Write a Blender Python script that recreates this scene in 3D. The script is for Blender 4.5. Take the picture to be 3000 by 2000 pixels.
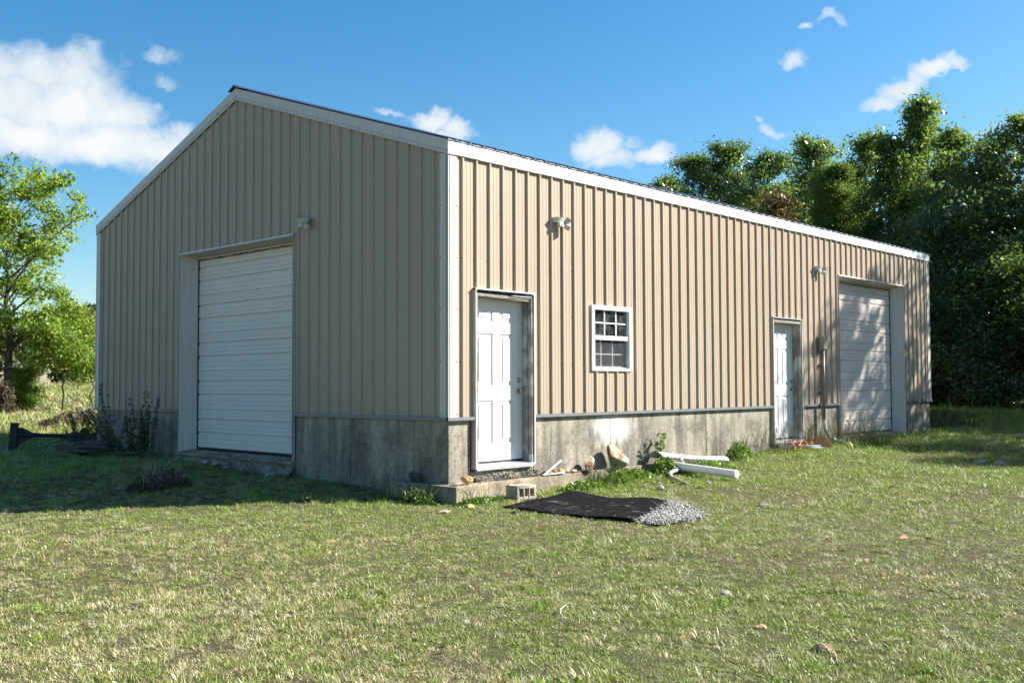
import bpy, bmesh, math, random
import numpy as np
from mathutils import Vector, Matrix, Quaternion
R = math.radians
scene = bpy.context.scene
COL = scene.collection
for o in list(bpy.data.objects): bpy.data.objects.remove(o)

# ---------------------------------------------------------------- camera
CAM = Vector((-7.986, -8.506, 0.389)); YAW = 0.7537; PITCH = 0.0419; ROLL = -0.0035; FPX = 2941.7
cam_d = bpy.data.cameras.new('camera'); cam = bpy.data.objects.new('camera', cam_d); COL.objects.link(cam)
fw = Vector((math.cos(YAW)*math.cos(PITCH), math.sin(YAW)*math.cos(PITCH), math.sin(PITCH)))
rt = fw.cross(Vector((0, 0, 1))).normalized(); up = rt.cross(fw)
r2 = rt*math.cos(ROLL)+up*math.sin(ROLL); u2 = -rt*math.sin(ROLL)+up*math.cos(ROLL)
M = Matrix((r2, u2, -fw)).transposed().to_4x4(); M.translation = CAM
cam.matrix_world = M
cam_d.sensor_width = 36.0; cam_d.lens = 36.0*FPX/3000.0
cam_d.clip_start = 0.05; cam_d.clip_end = 3000
scene.camera = cam

# ---------------------------------------------------------------- sun, sky, exposure
SUN = Vector((0.698, -0.465, 0.545)).normalized()
SUN_EL = math.asin(SUN.z); SUN_AZ = math.atan2(SUN.x, SUN.y)     # azimuth from +Y towards +X
sl = bpy.data.lights.new('sun', 'SUN'); sl.energy = 5.0; sl.angle = R(0.53); sl.color = (1.0, 0.975, 0.905)
so = bpy.data.objects.new('sun', sl); COL.objects.link(so)
so.rotation_euler = (-SUN).to_track_quat('-Z', 'Y').to_euler(); so.location = (20, -14, 20)
scene.view_settings.view_transform = 'Standard'; scene.view_settings.look = 'None'
scene.view_settings.exposure = 1.42; scene.view_settings.gamma = 1.0
scene.view_settings.use_curve_mapping = False

world = bpy.data.worlds.new('World'); scene.world = world; world.use_nodes = True
wn = world.node_tree.nodes; wl = world.node_tree.links; wn.clear()
def W(t, **k):
    n = wn.new(t)
    for a, b in k.items(): setattr(n, a, b)
    return n
def wmath(op, a, b=None, c=None, clamp=False):
    n = W('ShaderNodeMath', operation=op); n.use_clamp = clamp
    for i, x in enumerate((a, b, c)):
        if x is None: continue
        if isinstance(x, (int, float)): n.inputs[i].default_value = x
        else: wl.new(x, n.inputs[i])
    return n.outputs[0]
def wdot(sock, vec):
    n = W('ShaderNodeVectorMath', operation='DOT_PRODUCT'); wl.new(sock, n.inputs[0]); n.inputs[1].default_value = vec
    return n.outputs['Value']
sky = W('ShaderNodeTexSky', sky_type='NISHITA'); sky.sun_disc = False
sky.sun_elevation = SUN_EL; sky.sun_rotation = SUN_AZ
sky.air_density = 1.0; sky.dust_density = 0.7; sky.ozone_density = 2.2; sky.altitude = 200
tc = W('ShaderNodeTexCoord'); DIR = tc.outputs['Generated']
def px_dir(u, v):
    d = fw*FPX + r2*(u-1500) - u2*(v-1000)
    return d.normalized()
# cumulus clouds as soft noisy puffs fixed to directions of the sky: centre direction, half width, half height (radians), strength
def puff(u, v, rx, ry, k=1.0): return (px_dir(u, v), rx/FPX, ry/FPX, k)
PUFFS = [puff(130, 320, 240, 160), puff(40, 190, 150, 85, .9), puff(330, 420, 170, 85), puff(290, 290, 120, 120),
         puff(-150, 350, 260, 160), puff(60, 400, 300, 110), puff(250, 440, 280, 90), puff(430, 440, 150, 75), puff(510, 420, 80, 50, .8), puff(330, 330, 130, 110), puff(200, 220, 150, 90), puff(150, 150, 70, 30, .6),
         puff(478, 188, 60, 26, .62), puff(520, 245, 55, 22, .58), puff(462, 310, 26, 22, .55),
         puff(1235, 352, 80, 46), puff(1330, 372, 75, 40), puff(1265, 400, 90, 32), puff(1130, 337, 60, 16, .6),
         puff(1745, 430, 95, 62, .95), puff(1800, 470, 100, 50, .9), puff(1930, 460, 80, 40, .95), puff(1860, 415, 70, 26, .6),
         puff(2275, 375, 44, 22, .75), puff(2240, 350, 26, 14, .62), puff(2325, 165, 52, 28, .68), puff(2455, 75, 42, 18, .66), puff(2372, 80, 26, 13, .58),
         puff(2560, 290, 62, 32, .9), puff(2640, 255, 80, 38), puff(2730, 215, 75, 34), puff(2810, 200, 46, 26, .9),
         puff(2890, 395, 90, 34, .55)]
rr = random.Random(5)
for i in range(13):      # more of the same fair-weather clouds in the rest of the sky
    az = YAW + R(rr.choice([1, -1])*rr.uniform(40, 178)); el = R(rr.uniform(7, 40))
    c = Vector((math.cos(az)*math.cos(el), math.sin(az)*math.cos(el), math.sin(el)))
    if c.dot(SUN) > .9: continue
    PUFFS.append((c, rr.uniform(.04, .1), rr.uniform(.02, .045), 1.0))
def warp(scale, amt, detail=5):
    n = W('ShaderNodeTexNoise'); n.inputs['Scale'].default_value = scale; n.inputs['Detail'].default_value = detail; n.inputs['Roughness'].default_value = .6
    wl.new(DIR, n.inputs['Vector'])
    s = W('ShaderNodeVectorMath', operation='SUBTRACT'); wl.new(n.outputs['Color'], s.inputs[0]); s.inputs[1].default_value = (.5, .5, .5)
    m = W('ShaderNodeVectorMath', operation='SCALE'); wl.new(s.outputs[0], m.inputs[0]); m.inputs['Scale'].default_value = amt
    return m.outputs[0]
wa = W('ShaderNodeVectorMath', operation='ADD'); wl.new(DIR, wa.inputs[0]); wl.new(warp(13, .06), wa.inputs[1])
wb = W('ShaderNodeVectorMath', operation='ADD'); wl.new(wa.outputs[0], wb.inputs[0]); wl.new(warp(55, .014, 6), wb.inputs[1])
WD = wb.outputs[0]
acc = None; lit = None
for c, rx, ry, k in PUFFS:
    rgt = c.cross(Vector((0, 0, 1))).normalized(); upv = rgt.cross(c)
    a = wdot(WD, tuple(rgt/rx)); b0 = wdot(WD, tuple(upv/ry))
    # flatter base: stretch distances below the centre
    b = wmath('MULTIPLY', b0, wmath('MULTIPLY_ADD', wmath('LESS_THAN', b0, 0.0), .45, 1.0))
    d2 = wmath('MULTIPLY_ADD', b, b, wmath('MULTIPLY', a, a))
    fr = wmath('GREATER_THAN', wdot(DIR, tuple(c)), 0.5)
    g = wmath('MULTIPLY', wmath('SUBTRACT', 1.35, d2), fr)
    g = wmath('MULTIPLY', wmath('MAXIMUM', g, 0.0), k)
    acc = g if acc is None else wmath('MAXIMUM', acc, g)
nz = W('ShaderNodeTexNoise'); nz.inputs['Scale'].default_value = 24; nz.inputs['Detail'].default_value = 8; nz.inputs['Roughness'].default_value = .62
wl.new(DIR, nz.inputs['Vector'])
dens = wmath('ADD', acc, wmath('MULTIPLY_ADD', nz.outputs['Fac'], 1.5, -.95))
gate = wmath('GREATER_THAN', acc, 0.001)
dens = wmath('MULTIPLY', dens, gate)
mr = W('ShaderNodeMapRange', interpolation_type='SMOOTHSTEP'); mr.inputs['From Min'].default_value = .02; mr.inputs['From Max'].default_value = 1.3
wl.new(dens, mr.inputs['Value'])
nz2 = W('ShaderNodeTexNoise'); nz2.inputs['Scale'].default_value = 12; nz2.inputs['Detail'].default_value = 6
wl.new(WD, nz2.inputs['Vector'])
cr = W('ShaderNodeValToRGB'); cr.color_ramp.elements[0].position = .3; cr.color_ramp.elements[0].color = (4.3, 5.0, 5.4, 1)
cr.color_ramp.elements[1].position = .62; cr.color_ramp.elements[1].color = (5.6, 5.8, 5.9, 1)
wl.new(nz2.outputs['Fac'], cr.inputs['Fac'])
SKYSAT = W('ShaderNodeHueSaturation'); SKYSAT.inputs['Saturation'].default_value = 1.38; SKYSAT.inputs['Hue'].default_value = 0.493; SKYSAT.inputs['Value'].default_value = 1.06
wl.new(sky.outputs[0], SKYSAT.inputs['Color'])
mx = W('ShaderNodeMix', data_type='RGBA'); wl.new(mr.outputs[0], mx.inputs['Factor'])
wl.new(SKYSAT.outputs[0], mx.inputs[6]); wl.new(cr.outputs['Color'], mx.inputs[7])
bg = W('ShaderNodeBackground'); bg.inputs['Strength'].default_value = 0.063
wl.new(mx.outputs[2], bg.inputs['Color'])
wo = W('ShaderNodeOutputWorld'); wl.new(bg.outputs[0], wo.inputs['Surface'])
scene.cycles.max_bounces = 5; scene.cycles.diffuse_bounces = 2; scene.cycles.glossy_bounces = 2; scene.cycles.transparent_max_bounces = 8
world.cycles.sampling_method = 'MANUAL'; world.cycles.sample_map_resolution = 512
# ---------------------------------------------------------------- helpers: materials
class NT:
    def __init__(s, name):
        s.m = bpy.data.materials.new(name); s.m.use_nodes = True; s.t = s.m.node_tree; s.t.nodes.clear()
        s.out = s.t.nodes.new('ShaderNodeOutputMaterial'); s.geo = s.t.nodes.new('ShaderNodeNewGeometry')
        s.pos = s.geo.outputs['Position']
    def n(s, t, **k):
        x = s.t.nodes.new(t)
        for a, b in k.items(): setattr(x, a, b)
        return x
    def l(s, a, b): s.t.links.new(a, b)
    def put(s, v, i):
        if hasattr(v, 'links'): s.l(v, i)
        else: i.default_value = v
    def mapped(s, sc, loc=(0, 0, 0), src=None):
        m = s.n('ShaderNodeMapping'); m.inputs['Scale'].default_value = sc; m.inputs['Location'].default_value = loc
        s.l(src or s.pos, m.inputs['Vector']); return m.outputs[0]
    def noise(s, scale, detail=4, rough=.6, vec=None, dist=0):
        x = s.n('ShaderNodeTexNoise'); x.inputs['Scale'].default_value = scale; x.inputs['Detail'].default_value = detail
        x.inputs['Roughness'].default_value = rough; x.inputs['Distortion'].default_value = dist
        s.l(vec or s.pos, x.inputs['Vector']); return x.outputs['Fac']
    def voro(s, scale, vec=None, feature='F1', out='Distance'):
        x = s.n('ShaderNodeTexVoronoi', feature=feature); x.inputs['Scale'].default_value = scale
        s.l(vec or s.pos, x.inputs['Vector']); return x.outputs[out]
    def ramp(s, f, stops, interp='LINEAR'):
        x = s.n('ShaderNodeValToRGB'); e = x.color_ramp; e.interpolation = interp
        while len(e.elements) < len(stops): e.elements.new(.5)
        for el, (p, c) in zip(e.elements, stops):
            el.position = p; el.color = (c, c, c, 1) if isinstance(c, (int, float)) else (*c, 1)
        s.l(f, x.inputs['Fac']); return x.outputs['Color']
    def mix(s, f, a, b, mode='MIX'):
        x = s.n('ShaderNodeMix', data_type='RGBA', blend_type=mode)
        s.put(f, x.inputs[0])
        for v, i in ((a, x.inputs[6]), (b, x.inputs[7])):
            if isinstance(v, tuple) and len(v) == 3: v = (*v, 1)
            s.put(v, i)
        return x.outputs[2]
    def math(s, op, a, b=None, c=None, clamp=False):
        x = s.n('ShaderNodeMath', operation=op); x.use_clamp = clamp
        for i, v in enumerate((a, b, c)):
            if v is not None: s.put(v, x.inputs[i])
        return x.outputs[0]
    def sep(s):
        x = s.n('ShaderNodeSeparateXYZ'); s.l(s.pos, x.inputs[0]); return x.outputs
    def attr(s, name, out='Fac', typ='GEOMETRY'):
        x = s.n('ShaderNodeAttribute', attribute_name=name, attribute_type=typ); return x.outputs[out]
    def rnd(s): return s.n('ShaderNodeObjectInfo').outputs['Random']
    def bsdf(s, col, rough=.6, metal=0, spec=.5, bump=None, bs=.3, bd=.01, coat=0, trans=None, transcol=None):
        b = s.n('ShaderNodeBsdfPrincipled')
        if isinstance(col, tuple): col = (*col, 1) if len(col) == 3 else col
        s.put(col, b.inputs['Base Color']); s.put(rough, b.inputs['Roughness']); s.put(metal, b.inputs['Metallic'])
        b.inputs['Specular IOR Level'].default_value = spec; b.inputs['Coat Weight'].default_value = coat
        if bump is not None:
            bn = s.n('ShaderNodeBump'); bn.inputs['Strength'].default_value = bs; bn.inputs['Distance'].default_value = bd
            s.l(bump, bn.inputs['Height']); s.l(bn.outputs[0], b.inputs['Normal'])
        o = b.outputs[0]
        if trans:
            tr = s.n('ShaderNodeBsdfTranslucent'); s.put(transcol if transcol is not None else col, tr.inputs['Color'])
            ms = s.n('ShaderNodeMixShader'); ms.inputs[0].default_value = trans
            s.l(o, ms.inputs[1]); s.l(tr.outputs[0], ms.inputs[2]); o = ms.outputs[0]
        s.l(o, s.out.inputs['Surface']); s.b = b; return s.m

def simple(name, col, rough=.5, metal=0, var=.12, scale=9, spec=.5, bs=.15, bd=.004, stretch=(1, 1, 1), coat=0):
    t = NT(name); v = t.mapped(stretch)
    f = t.noise(scale, 5, .65, v)
    c = t.ramp(f, [(.3, tuple(x*(1-var) for x in col)), (.7, tuple(min(1, x*(1+var)) for x in col))])
    return t.bsdf(c, rough, metal, spec, t.noise(scale*9, 3, .6, v), bs, bd, coat)

MAT = {}
def siding_mat(name, col):
    t = NT(name)
    big = t.noise(.7, 4, .6); st = t.noise(3, 5, .6, t.mapped((3, 3, .25)))
    c = t.mix(t.ramp(big, [(.35, 0), (.7, 1)]), tuple(x*.96 for x in col), tuple(x*1.03 for x in col))
    c = t.mix(t.math('MULTIPLY', t.ramp(st, [(.5, 0), (.8, 1)]), .16), c, tuple(x*.72 for x in col))
    z = t.sep()['Z']     # splashed dust near the foot of the sheets
    c = t.mix(t.math('MULTIPLY', t.rnd(), .9), c, tuple(x*.94 for x in col))
    dust = t.math('MULTIPLY', t.ramp(z, [(0, 1), (.35, 0)]), t.ramp(t.noise(14, 5), [(.4, 0), (.7, .35)]))
    c = t.mix(dust, c, (.30, .25, .18))
    return t.bsdf(c, .45, 0, .16, t.noise(1.3, 3, .5), .25, .03)
MAT['tan'] = siding_mat('tan_painted_steel', (.428, .339, .255))
def white_metal(name, col, rough, dirt, wav=0.5):
    t = NT(name)
    st = t.noise(5, 5, .65, t.mapped((4, 4, .5)))
    c = t.mix(t.math('MULTIPLY', t.ramp(st, [(.48, 0), (.75, 1)]), dirt), col, tuple(x*.55 for x in col))
    h = t.math('MULTIPLY_ADD', t.noise(4.5, 2, .5, t.mapped((1, 1, 2.2))), 1.0, t.math('MULTIPLY', t.noise(40, 2), .03))
    return t.bsdf(c, rough, 0, .5, h, wav, .03)
MAT['trim'] = white_metal('white_trim_steel', (.58, .53, .48), .5, .30, .25)
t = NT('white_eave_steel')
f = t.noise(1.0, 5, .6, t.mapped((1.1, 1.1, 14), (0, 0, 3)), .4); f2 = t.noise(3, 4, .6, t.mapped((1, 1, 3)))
c = t.mix(t.math('MULTIPLY', t.ramp(f, [(.52, 0), (.66, .8)]), t.ramp(f2, [(.35, .2), (.6, 1)])), (.72, .72, .715), (.27, .28, .29))  # grey streaks in the colour stand in for reflections on the buckled steel
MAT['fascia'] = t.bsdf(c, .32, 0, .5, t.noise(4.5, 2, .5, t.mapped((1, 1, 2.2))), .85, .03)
MAT['galv'] = simple('galvanised_flashing', (.19, .20, .21), .5, .3, .15, 12)
MAT['roof'] = simple('charcoal_roof_steel', (.045, .055, .07), .35, 0, .2, 5)
MAT['steeldoor'] = simple('white_door_paint', (.68, .68, .67), .38, 0, .02, 3, bs=.05)
MAT['ohdoor'] = simple('white_overhead_door_paint', (.72, .62, .555), .5, 0, .03, 2.5, bs=.08, stretch=(1, 1, .4))
MAT['vinyl'] = simple('white_vinyl', (.80, .80, .80), .35, 0, .03, 6, bs=.05)
MAT['brass'] = simple('aged_brass', (.42, .33, .17), .28, .9, .2, 30)
MAT['rubber'] = simple('black_rubber_seal', (.02, .02, .02), .7)
MAT['alu'] = simple('mill_aluminium', (.62, .63, .64), .35, .6, .1, 14)
MAT['fixture'] = simple('offwhite_fixture_plastic', (.50, .48, .43), .45, 0, .08, 20)
MAT['lens'] = simple('clear_lamp_lens', (.45, .46, .46), .12, 0, .1, 40, spec=.8)
MAT['screwm'] = simple('dark_screw_washer', (.035, .033, .03), .6)
MAT['conduit'] = simple('tan_grey_conduit', (.20, .18, .155), .5, 0, .12, 10)
MAT['pvc'] = simple('white_pvc', (.74, .74, .73), .32, 0, .05, 7)
MAT['black_steel'] = simple('blackened_steel', (.022, .022, .026), .5, .3, .4, 6, bs=.4)
MAT['rust'] = simple('rusty_steel', (.16, .06, .03), .85, 0, .35, 18, bs=.5)
def wood():
    t = NT('weathered_grey_wood')
    g = t.noise(9, 6, .7, t.mapped((9, 9, .55)), 1.2); k = t.noise(3.2, 3)
    c = t.ramp(g, [(.30, (.03, .028, .025)), (.46, (.19, .175, .155)), (.62, (.36, .34, .31)), (.8, (.50, .48, .45))])
    c = t.mix(t.ramp(k, [(.5, 0), (.62, .75)]), c, (.60, .58, .54))      # flaking white paint
    return t.bsdf(c, .85, 0, .2, g, .8, .01)
MAT['wood'] = wood()
t = NT('weathered_grey_wood_level'); g = t.noise(9, 6, .7, t.mapped((.55, 9, 9)), 1.2)
MAT['woodh'] = t.bsdf(t.ramp(g, [(.30, (.03, .028, .025)), (.46, (.22, .2, .18)), (.62, (.42, .40, .37)), (.8, (.58, .56, .53))]), .85, 0, .2, g, .8, .01)
def concrete(name, tint=(1, 1, 1), patch=None, dark=0.0, bs=.6):
    t = NT(name)
    streak = t.noise(1.6, 6, .62, t.mapped((2.6, 2.6, .33)), .6); blot = t.noise(2.1, 7, .68); fine = t.noise(30, 5, .7); sand = t.noise(140, 3, .7)
    a = tuple(x*y for x, y in zip((.46, .40, .305), tint)); b = tuple(x*y for x, y in zip((.16, .145, .12), tint)); w = tuple(x*y for x, y in zip((.58, .53, .45), tint))
    c = t.mix(t.ramp(streak, [(.38, 0), (.68, 1)]), a, b)
    c = t.mix(t.math('MULTIPLY', t.ramp(blot, [(.48, 0), (.61, 1)]), .62), c, tuple(x*.6 for x in b))
    c = t.mix(t.ramp(fine, [(.30, .75), (.5, 0)]), c, tuple(x*.62 for x in b))
    c = t.mix(t.ramp(fine, [(.56, 0), (.75, .6)]), c, w)
    c = t.mix(t.math('MULTIPLY', t.ramp(sand, [(.35, 1), (.6, 0)]), .45), c, tuple(x*.5 for x in b))
    sp = t.sep()
    rim = t.math('MULTIPLY', t.ramp(t.math('ADD', sp['Z'], 1.0), [(.76, 0), (.98, .55)]), t.ramp(t.noise(3, 5, .6, t.mapped((3, 3, .6))), [(.42, 0), (.65, 1)]))
    c = t.mix(rim, c, w)
    if patch:      # lime bloom beside the formwork joint
        dx = t.math('SUBTRACT', sp['X'], patch[0]); dz = t.math('SUBTRACT', sp['Z'], patch[1])
        d = t.math('SQRT', t.math('ADD', t.math('POWER', t.math('DIVIDE', t.math('ABSOLUTE', dx), patch[2]), 2.0), t.math('POWER', t.math('DIVIDE', t.math('ABSOLUTE', dz), patch[3]), 2.0)))
        d = t.math('ADD', d, t.math('MULTIPLY_ADD', t.noise(5, 6, .65, t.mapped((1.6, 1.6, .7))), 1.6, -.8))
        c = t.mix(t.math('MULTIPLY', t.ramp(d, [(.35, 1), (1.0, 0)]), .85), c, (.66, .64, .59))
    pits = t.ramp(t.voro(26), [(.04, 0), (.12, 1)])
    pitmask = t.ramp(t.noise(7, 2), [(.52, 1), (.6, 0)])
    pp = t.math('MAXIMUM', pits, pitmask)
    c = t.mix(t.math('SUBTRACT', 1.0, pp), c, (.05, .045, .04))
    h = t.math('ADD', t.math('MULTIPLY', fine, .6), t.math('MULTIPLY_ADD', sand, .4, t.math('MULTIPLY', pp, .5)))
    return t.bsdf(c, .92, 0, .2, h, bs, .008)
MAT['conc'] = concrete('stained_concrete', patch=(3.12, -.22, .55, .30))
MAT['ledge'] = concrete('footing_concrete', (1.08, 1.02, .93), bs=.9)
MAT['rough'] = concrete('rough_rubble_concrete', (1.25, 1.25, 1.25), bs=1.0)
MAT['block'] = concrete('cinder_block_concrete', (1.6, 1.62, 1.6), bs=1.0)
def rock_mat(name, a, b, c3):
    t = NT(name); f = t.noise(14, 7, .7, dist=.8); g = t.noise(5, 4)
    c = t.mix(t.ramp(f, [(.4, 0), (.6, 1)]), a, b); c = t.mix(t.ramp(g, [(.5, 0), (.62, 1)]), c, c3)
    c = t.mix(t.ramp(t.noise(60, 4, .7), [(.3, .7), (.5, 0)]), c, tuple(x*.3 for x in a))
    return t.bsdf(c, .9, 0, .25, t.math('ADD', f, t.noise(70, 4)), .9, .01)
MAT['rock'] = rock_mat('pale_chert', (.34, .27, .17), (.60, .55, .45), (.24, .14, .07))
MAT['rock_o'] = rock_mat('ochre_chert', (.50, .30, .11), (.58, .42, .22), (.30, .14, .05))
MAT['rock_b'] = rock_mat('brown_chert', (.22, .12, .07), (.40, .24, .14), (.48, .36, .25))
MAT['rock_g'] = rock_mat('grey_limestone', (.34, .32, .29), (.50, .48, .45), (.25, .23, .20))
MAT['rock_d'] = rock_mat('dark_stone', (.07, .07, .075), (.12, .115, .11), (.05, .05, .05))
MAT['redstone'] = rock_mat('red_brown_stone', (.20, .075, .05), (.26, .11, .08), (.15, .06, .04))
t = NT('black_ribbed_rubber'); f = t.noise(3, 5, .6); sp = t.noise(130, 3, .8)
c = t.ramp(sp, [(.4, (.006, .006, .007)), (.62, (.014, .014, .016)), (.76, (.06, .06, .06))])
c = t.mix(t.ramp(t.noise(4.2, 6, .7, dist=1.5), [(.57, 0), (.68, .75)]), c, (.15, .13, .10))
MAT['mat'] = t.bsdf(c, 1.0, 0, .03, t.math('ADD', t.math('MULTIPLY', sp, .6), f), .4, .008)
t = NT('weathered_white_board'); f = t.noise(6, 6, .7, t.mapped((1, 3, 3)), .6)
MAT['oldwhite'] = t.bsdf(t.ramp(f, [(.36, (.16, .15, .12)), (.47, (.50, .49, .45)), (.7, (.72, .71, .68))]), .6, 0, .3, f, .5, .005)
t = NT('bleached_stick'); f = t.noise(25, 5, .7)
MAT['stick'] = t.bsdf(t.ramp(f, [(.35, (.22, .19, .16)), (.6, (.50, .47, .43))]), .85, 0, .2, f, .8, .01)
t = NT('grey_bark'); f = t.noise(16, 6, .7, t.mapped((1, 1, .25)), .5)
MAT['bark'] = t.bsdf(t.ramp(f, [(.35, (.025, .02, .017)), (.65, (.12, .10, .085))]), .95, 0, .15, f, 1, .03)
# window glass: clear pane with the sky and trees mirrored in it
def glass(name, tint, dirt):
    t = NT(name); f = t.noise(7, 7, .7)
    g = t.n('ShaderNodeBsdfGlossy'); g.inputs['Roughness'].default_value = .02; g.inputs['Color'].default_value = (.9, .95, 1, 1)
    tr = t.n('ShaderNodeBsdfTransparent'); tr.inputs['Color'].default_value = (*tint, 1)
    fr = t.n('ShaderNodeFresnel'); fr.inputs['IOR'].default_value = 1.7
    m1 = t.n('ShaderNodeMixShader'); t.l(t.math('ADD', fr.outputs[0], .12), m1.inputs[0]); t.l(tr.outputs[0], m1.inputs[1]); t.l(g.outputs[0], m1.inputs[2])
    df = t.n('ShaderNodeBsdfDiffuse'); df.inputs['Color'].default_value = (.32, .36, .33, 1)
    m2 = t.n('ShaderNodeMixShader'); t.l(t.math('MULTIPLY', t.ramp(f, [(.38, .02), (.75, 1)]), dirt), m2.inputs[0])
    t.l(m1.outputs[0], m2.inputs[1]); t.l(df.outputs[0], m2.inputs[2]); t.l(m2.outputs[0], t.out.inputs['Surface']); return t.m
MAT['glass'] = glass('dusty_window_glass', (.40, .52, .50), .26)
t = NT('insect_screen'); tr = t.n('ShaderNodeBsdfTransparent'); df = t.n('ShaderNodeBsdfDiffuse'); df.inputs['Color'].default_value = (.10, .10, .11, 1)
m1 = t.n('ShaderNodeMixShader'); m1.inputs[0].default_value = .45; t.l(tr.outputs[0], m1.inputs[1]); t.l(df.outputs[0], m1.inputs[2]); t.l(m1.outputs[0], t.out.inputs['Surface']); MAT['screen'] = t.m

# ---------------------------------------------------------------- helpers: meshes
class MB:
    def __init__(s): s.v = []; s.f = []
    def add(s, vs, fs):
        o = len(s.v); s.v += [tuple(v) for v in vs]; s.f += [tuple(i+o for i in f) for f in fs]; return s
    def quad(s, a, b, c, d): return s.add([a, b, c, d], [(0, 1, 2, 3)])
    def box(s, x0, x1, y0, y1, z0, z1, m=None):
        P = [(x, y, z) for z in (z0, z1) for y in (y0, y1) for x in (x0, x1)]
        if m: P = [m(*q) for q in P]
        return s.add(P, [(0, 2, 3, 1), (4, 5, 7, 6), (0, 1, 5, 4), (2, 6, 7, 3), (0, 4, 6, 2), (1, 3, 7, 5)])
    def tube(s, pts, rad, n=8, cap=True, flat=1.0):
        pts = [Vector(p) for p in pts]; rad = rad if isinstance(rad, (list, tuple)) else [rad]*len(pts)
        o = len(s.v); prev = None
        for i, p in enumerate(pts):
            d = (pts[min(i+1, len(pts)-1)]-pts[max(i-1, 0)]).normalized()
            a = prev if prev is not None else (Vector((0, 0, 1)) if abs(d.z) < .9 else Vector((1, 0, 0)))
            x = (a-d*a.dot(d)).normalized(); prev = x; y = d.cross(x)
            for k in range(n):
                t_ = 2*math.pi*k/n; s.v.append(tuple(p+(x*math.cos(t_)*flat+y*math.sin(t_))*rad[i]))
        for i in range(len(pts)-1):
            for k in range(n):
                a = o+i*n+k; b = o+i*n+(k+1) % n; s.f.append((a, b, b+n, a+n))
        if cap: s.f.append(tuple(o+k for k in range(n))[::-1]); s.f.append(tuple(o+(len(pts)-1)*n+k for k in range(n)))
        return s
    def build(s, name, mat, parent=None, smooth=False, bevel=0, recalc=True, origin=None):
        me = bpy.data.meshes.new(name); me.from_pydata(s.v, [], s.f)
        if recalc:
            bm = bmesh.new(); bm.from_mesh(me); bmesh.ops.recalc_face_normals(bm, faces=bm.faces); bm.to_mesh(me); bm.free()
        me.materials.append(MAT[mat] if isinstance(mat, str) else mat)
        if smooth: me.polygons.foreach_set('use_smooth', [True]*len(me.polygons))
        o = bpy.data.objects.new(name, me); COL.objects.link(o)
        if parent is not None: o.parent = parent
        if origin: o.location = origin
        if bevel:
            b = o.modifiers.new('bevel', 'BEVEL'); b.width = bevel; b.segments = 2; b.limit_method = 'ANGLE'
        return o
def thing(name, label, cat, loc=(0, 0, 0), rz=0, group=None):
    o = bpy.data.objects.new(name, None); COL.objects.link(o); o.location = loc; o.rotation_euler = (0, 0, rz)
    o['label'] = label; o['category'] = cat; o.empty_display_size = .2
    if group: o['group'] = group
    return o
def tag(o, label, cat, group=None):
    o['label'] = label; o['category'] = cat
    if group: o['group'] = group
    return o
def copy_thing(src, loc, rz, scale, label, group=None, name=None):
    c = src.copy(); c.location = loc; c.rotation_euler = (0, 0, rz); c.scale = scale; COL.objects.link(c); c['label'] = label
    if group: c['group'] = group
    elif 'group' in c: del c['group']
    for ch in src.children:
        d = ch.copy(); COL.objects.link(d); d.parent = c
    return c

# ---------------------------------------------------------------- terrain height
CTRL = [(0, -.5, -.965), (1, -1, -.96), (1, -2.5, -.955), (4, -1.4, -.90), (5, -.5, -.83), (8, -.3, -.75), (11, -.3, -.73), (14.6, -.5, -.72),
        (0, 3, -.87), (0, 6.1, -.78), (0, 9, -.68), (-1.4, 9, -.74), (-4, 3, -.95), (-3, -3, -.985), (-8, -8, -1.02), (-3, -6, -1.0), (8, -4, -.87), (16, -3, -.72),
        (20, 2, -.36), (24, 6, -.25), (24, -4, -.45), (30, 15, -.1), (-2, 13, -.55), (0, 20, -.42), (5, 30, 0.0), (15, 55, .35), (24, 75, .55), (-10, 5, -1.0), (-15, 15, -.8), (-14, -14, -1.1),
        (5, -12, -1.0), (40, 30, .3), (-30, 30, -.5), (20, -15, -.6), (60, 0, .3), (60, 100, 1.0), (-60, 60, 0), (30, -40, -.5), (14, 12, -.4), (6, 12, -.45)]
CT = np.array(CTRL)
def ground_z(x, y):
    x = np.asarray(x, float); y = np.asarray(y, float)
    d2 = (x[..., None]-CT[:, 0])**2+(y[..., None]-CT[:, 1])**2
    w = 1/(d2+.35)**1.6
    z = (w*CT[:, 2]).sum(-1)/w.sum(-1)
    z = z+.010*np.sin(x*2.3+1.1*np.sin(y*1.7))*np.cos(y*2.1+.8*np.sin(x*1.3))+.006*np.sin(x*6.1+y*3.7)*np.sin(y*7.3-x*2.2)
    return z
def gz(x, y): return float(ground_z(x, y))
# ================================================================ SETTING: ground
def axis(lo, hi, fine_lo, fine_hi, step, grow=1.14):
    a = list(np.arange(fine_lo, fine_hi+1e-6, step)); s = step; x = fine_hi
    while x < hi: s *= grow; x += s; a.append(x)
    s = step; x = fine_lo
    while x > lo: s *= grow; x -= s; a.insert(0, x)
    return np.array(a)
gx = axis(-700, 900, -9, 13, .11); gy = axis(-700, 900, -9, 11, .11)
X, Y = np.meshgrid(gx, gy); Zg = ground_z(X.ravel(), Y.ravel()).reshape(X.shape)
nrs = np.random.RandomState(3)
Zg = Zg+nrs.normal(0, .006, Zg.shape)*(np.hypot(X, Y) < 18)
nxg, nyg = len(gx), len(gy)
idx = np.arange(nxg*nyg).reshape(nyg, nxg)
q = np.stack([idx[:-1, :-1], idx[:-1, 1:], idx[1:, 1:], idx[1:, :-1]], -1).reshape(-1, 4)
me = bpy.data.meshes.new('ground'); me.from_pydata(np.stack([X.ravel(), Y.ravel(), Zg.ravel()], -1).tolist(), [], q.tolist())
t = NT('lawn_soil_and_thatch')
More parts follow.
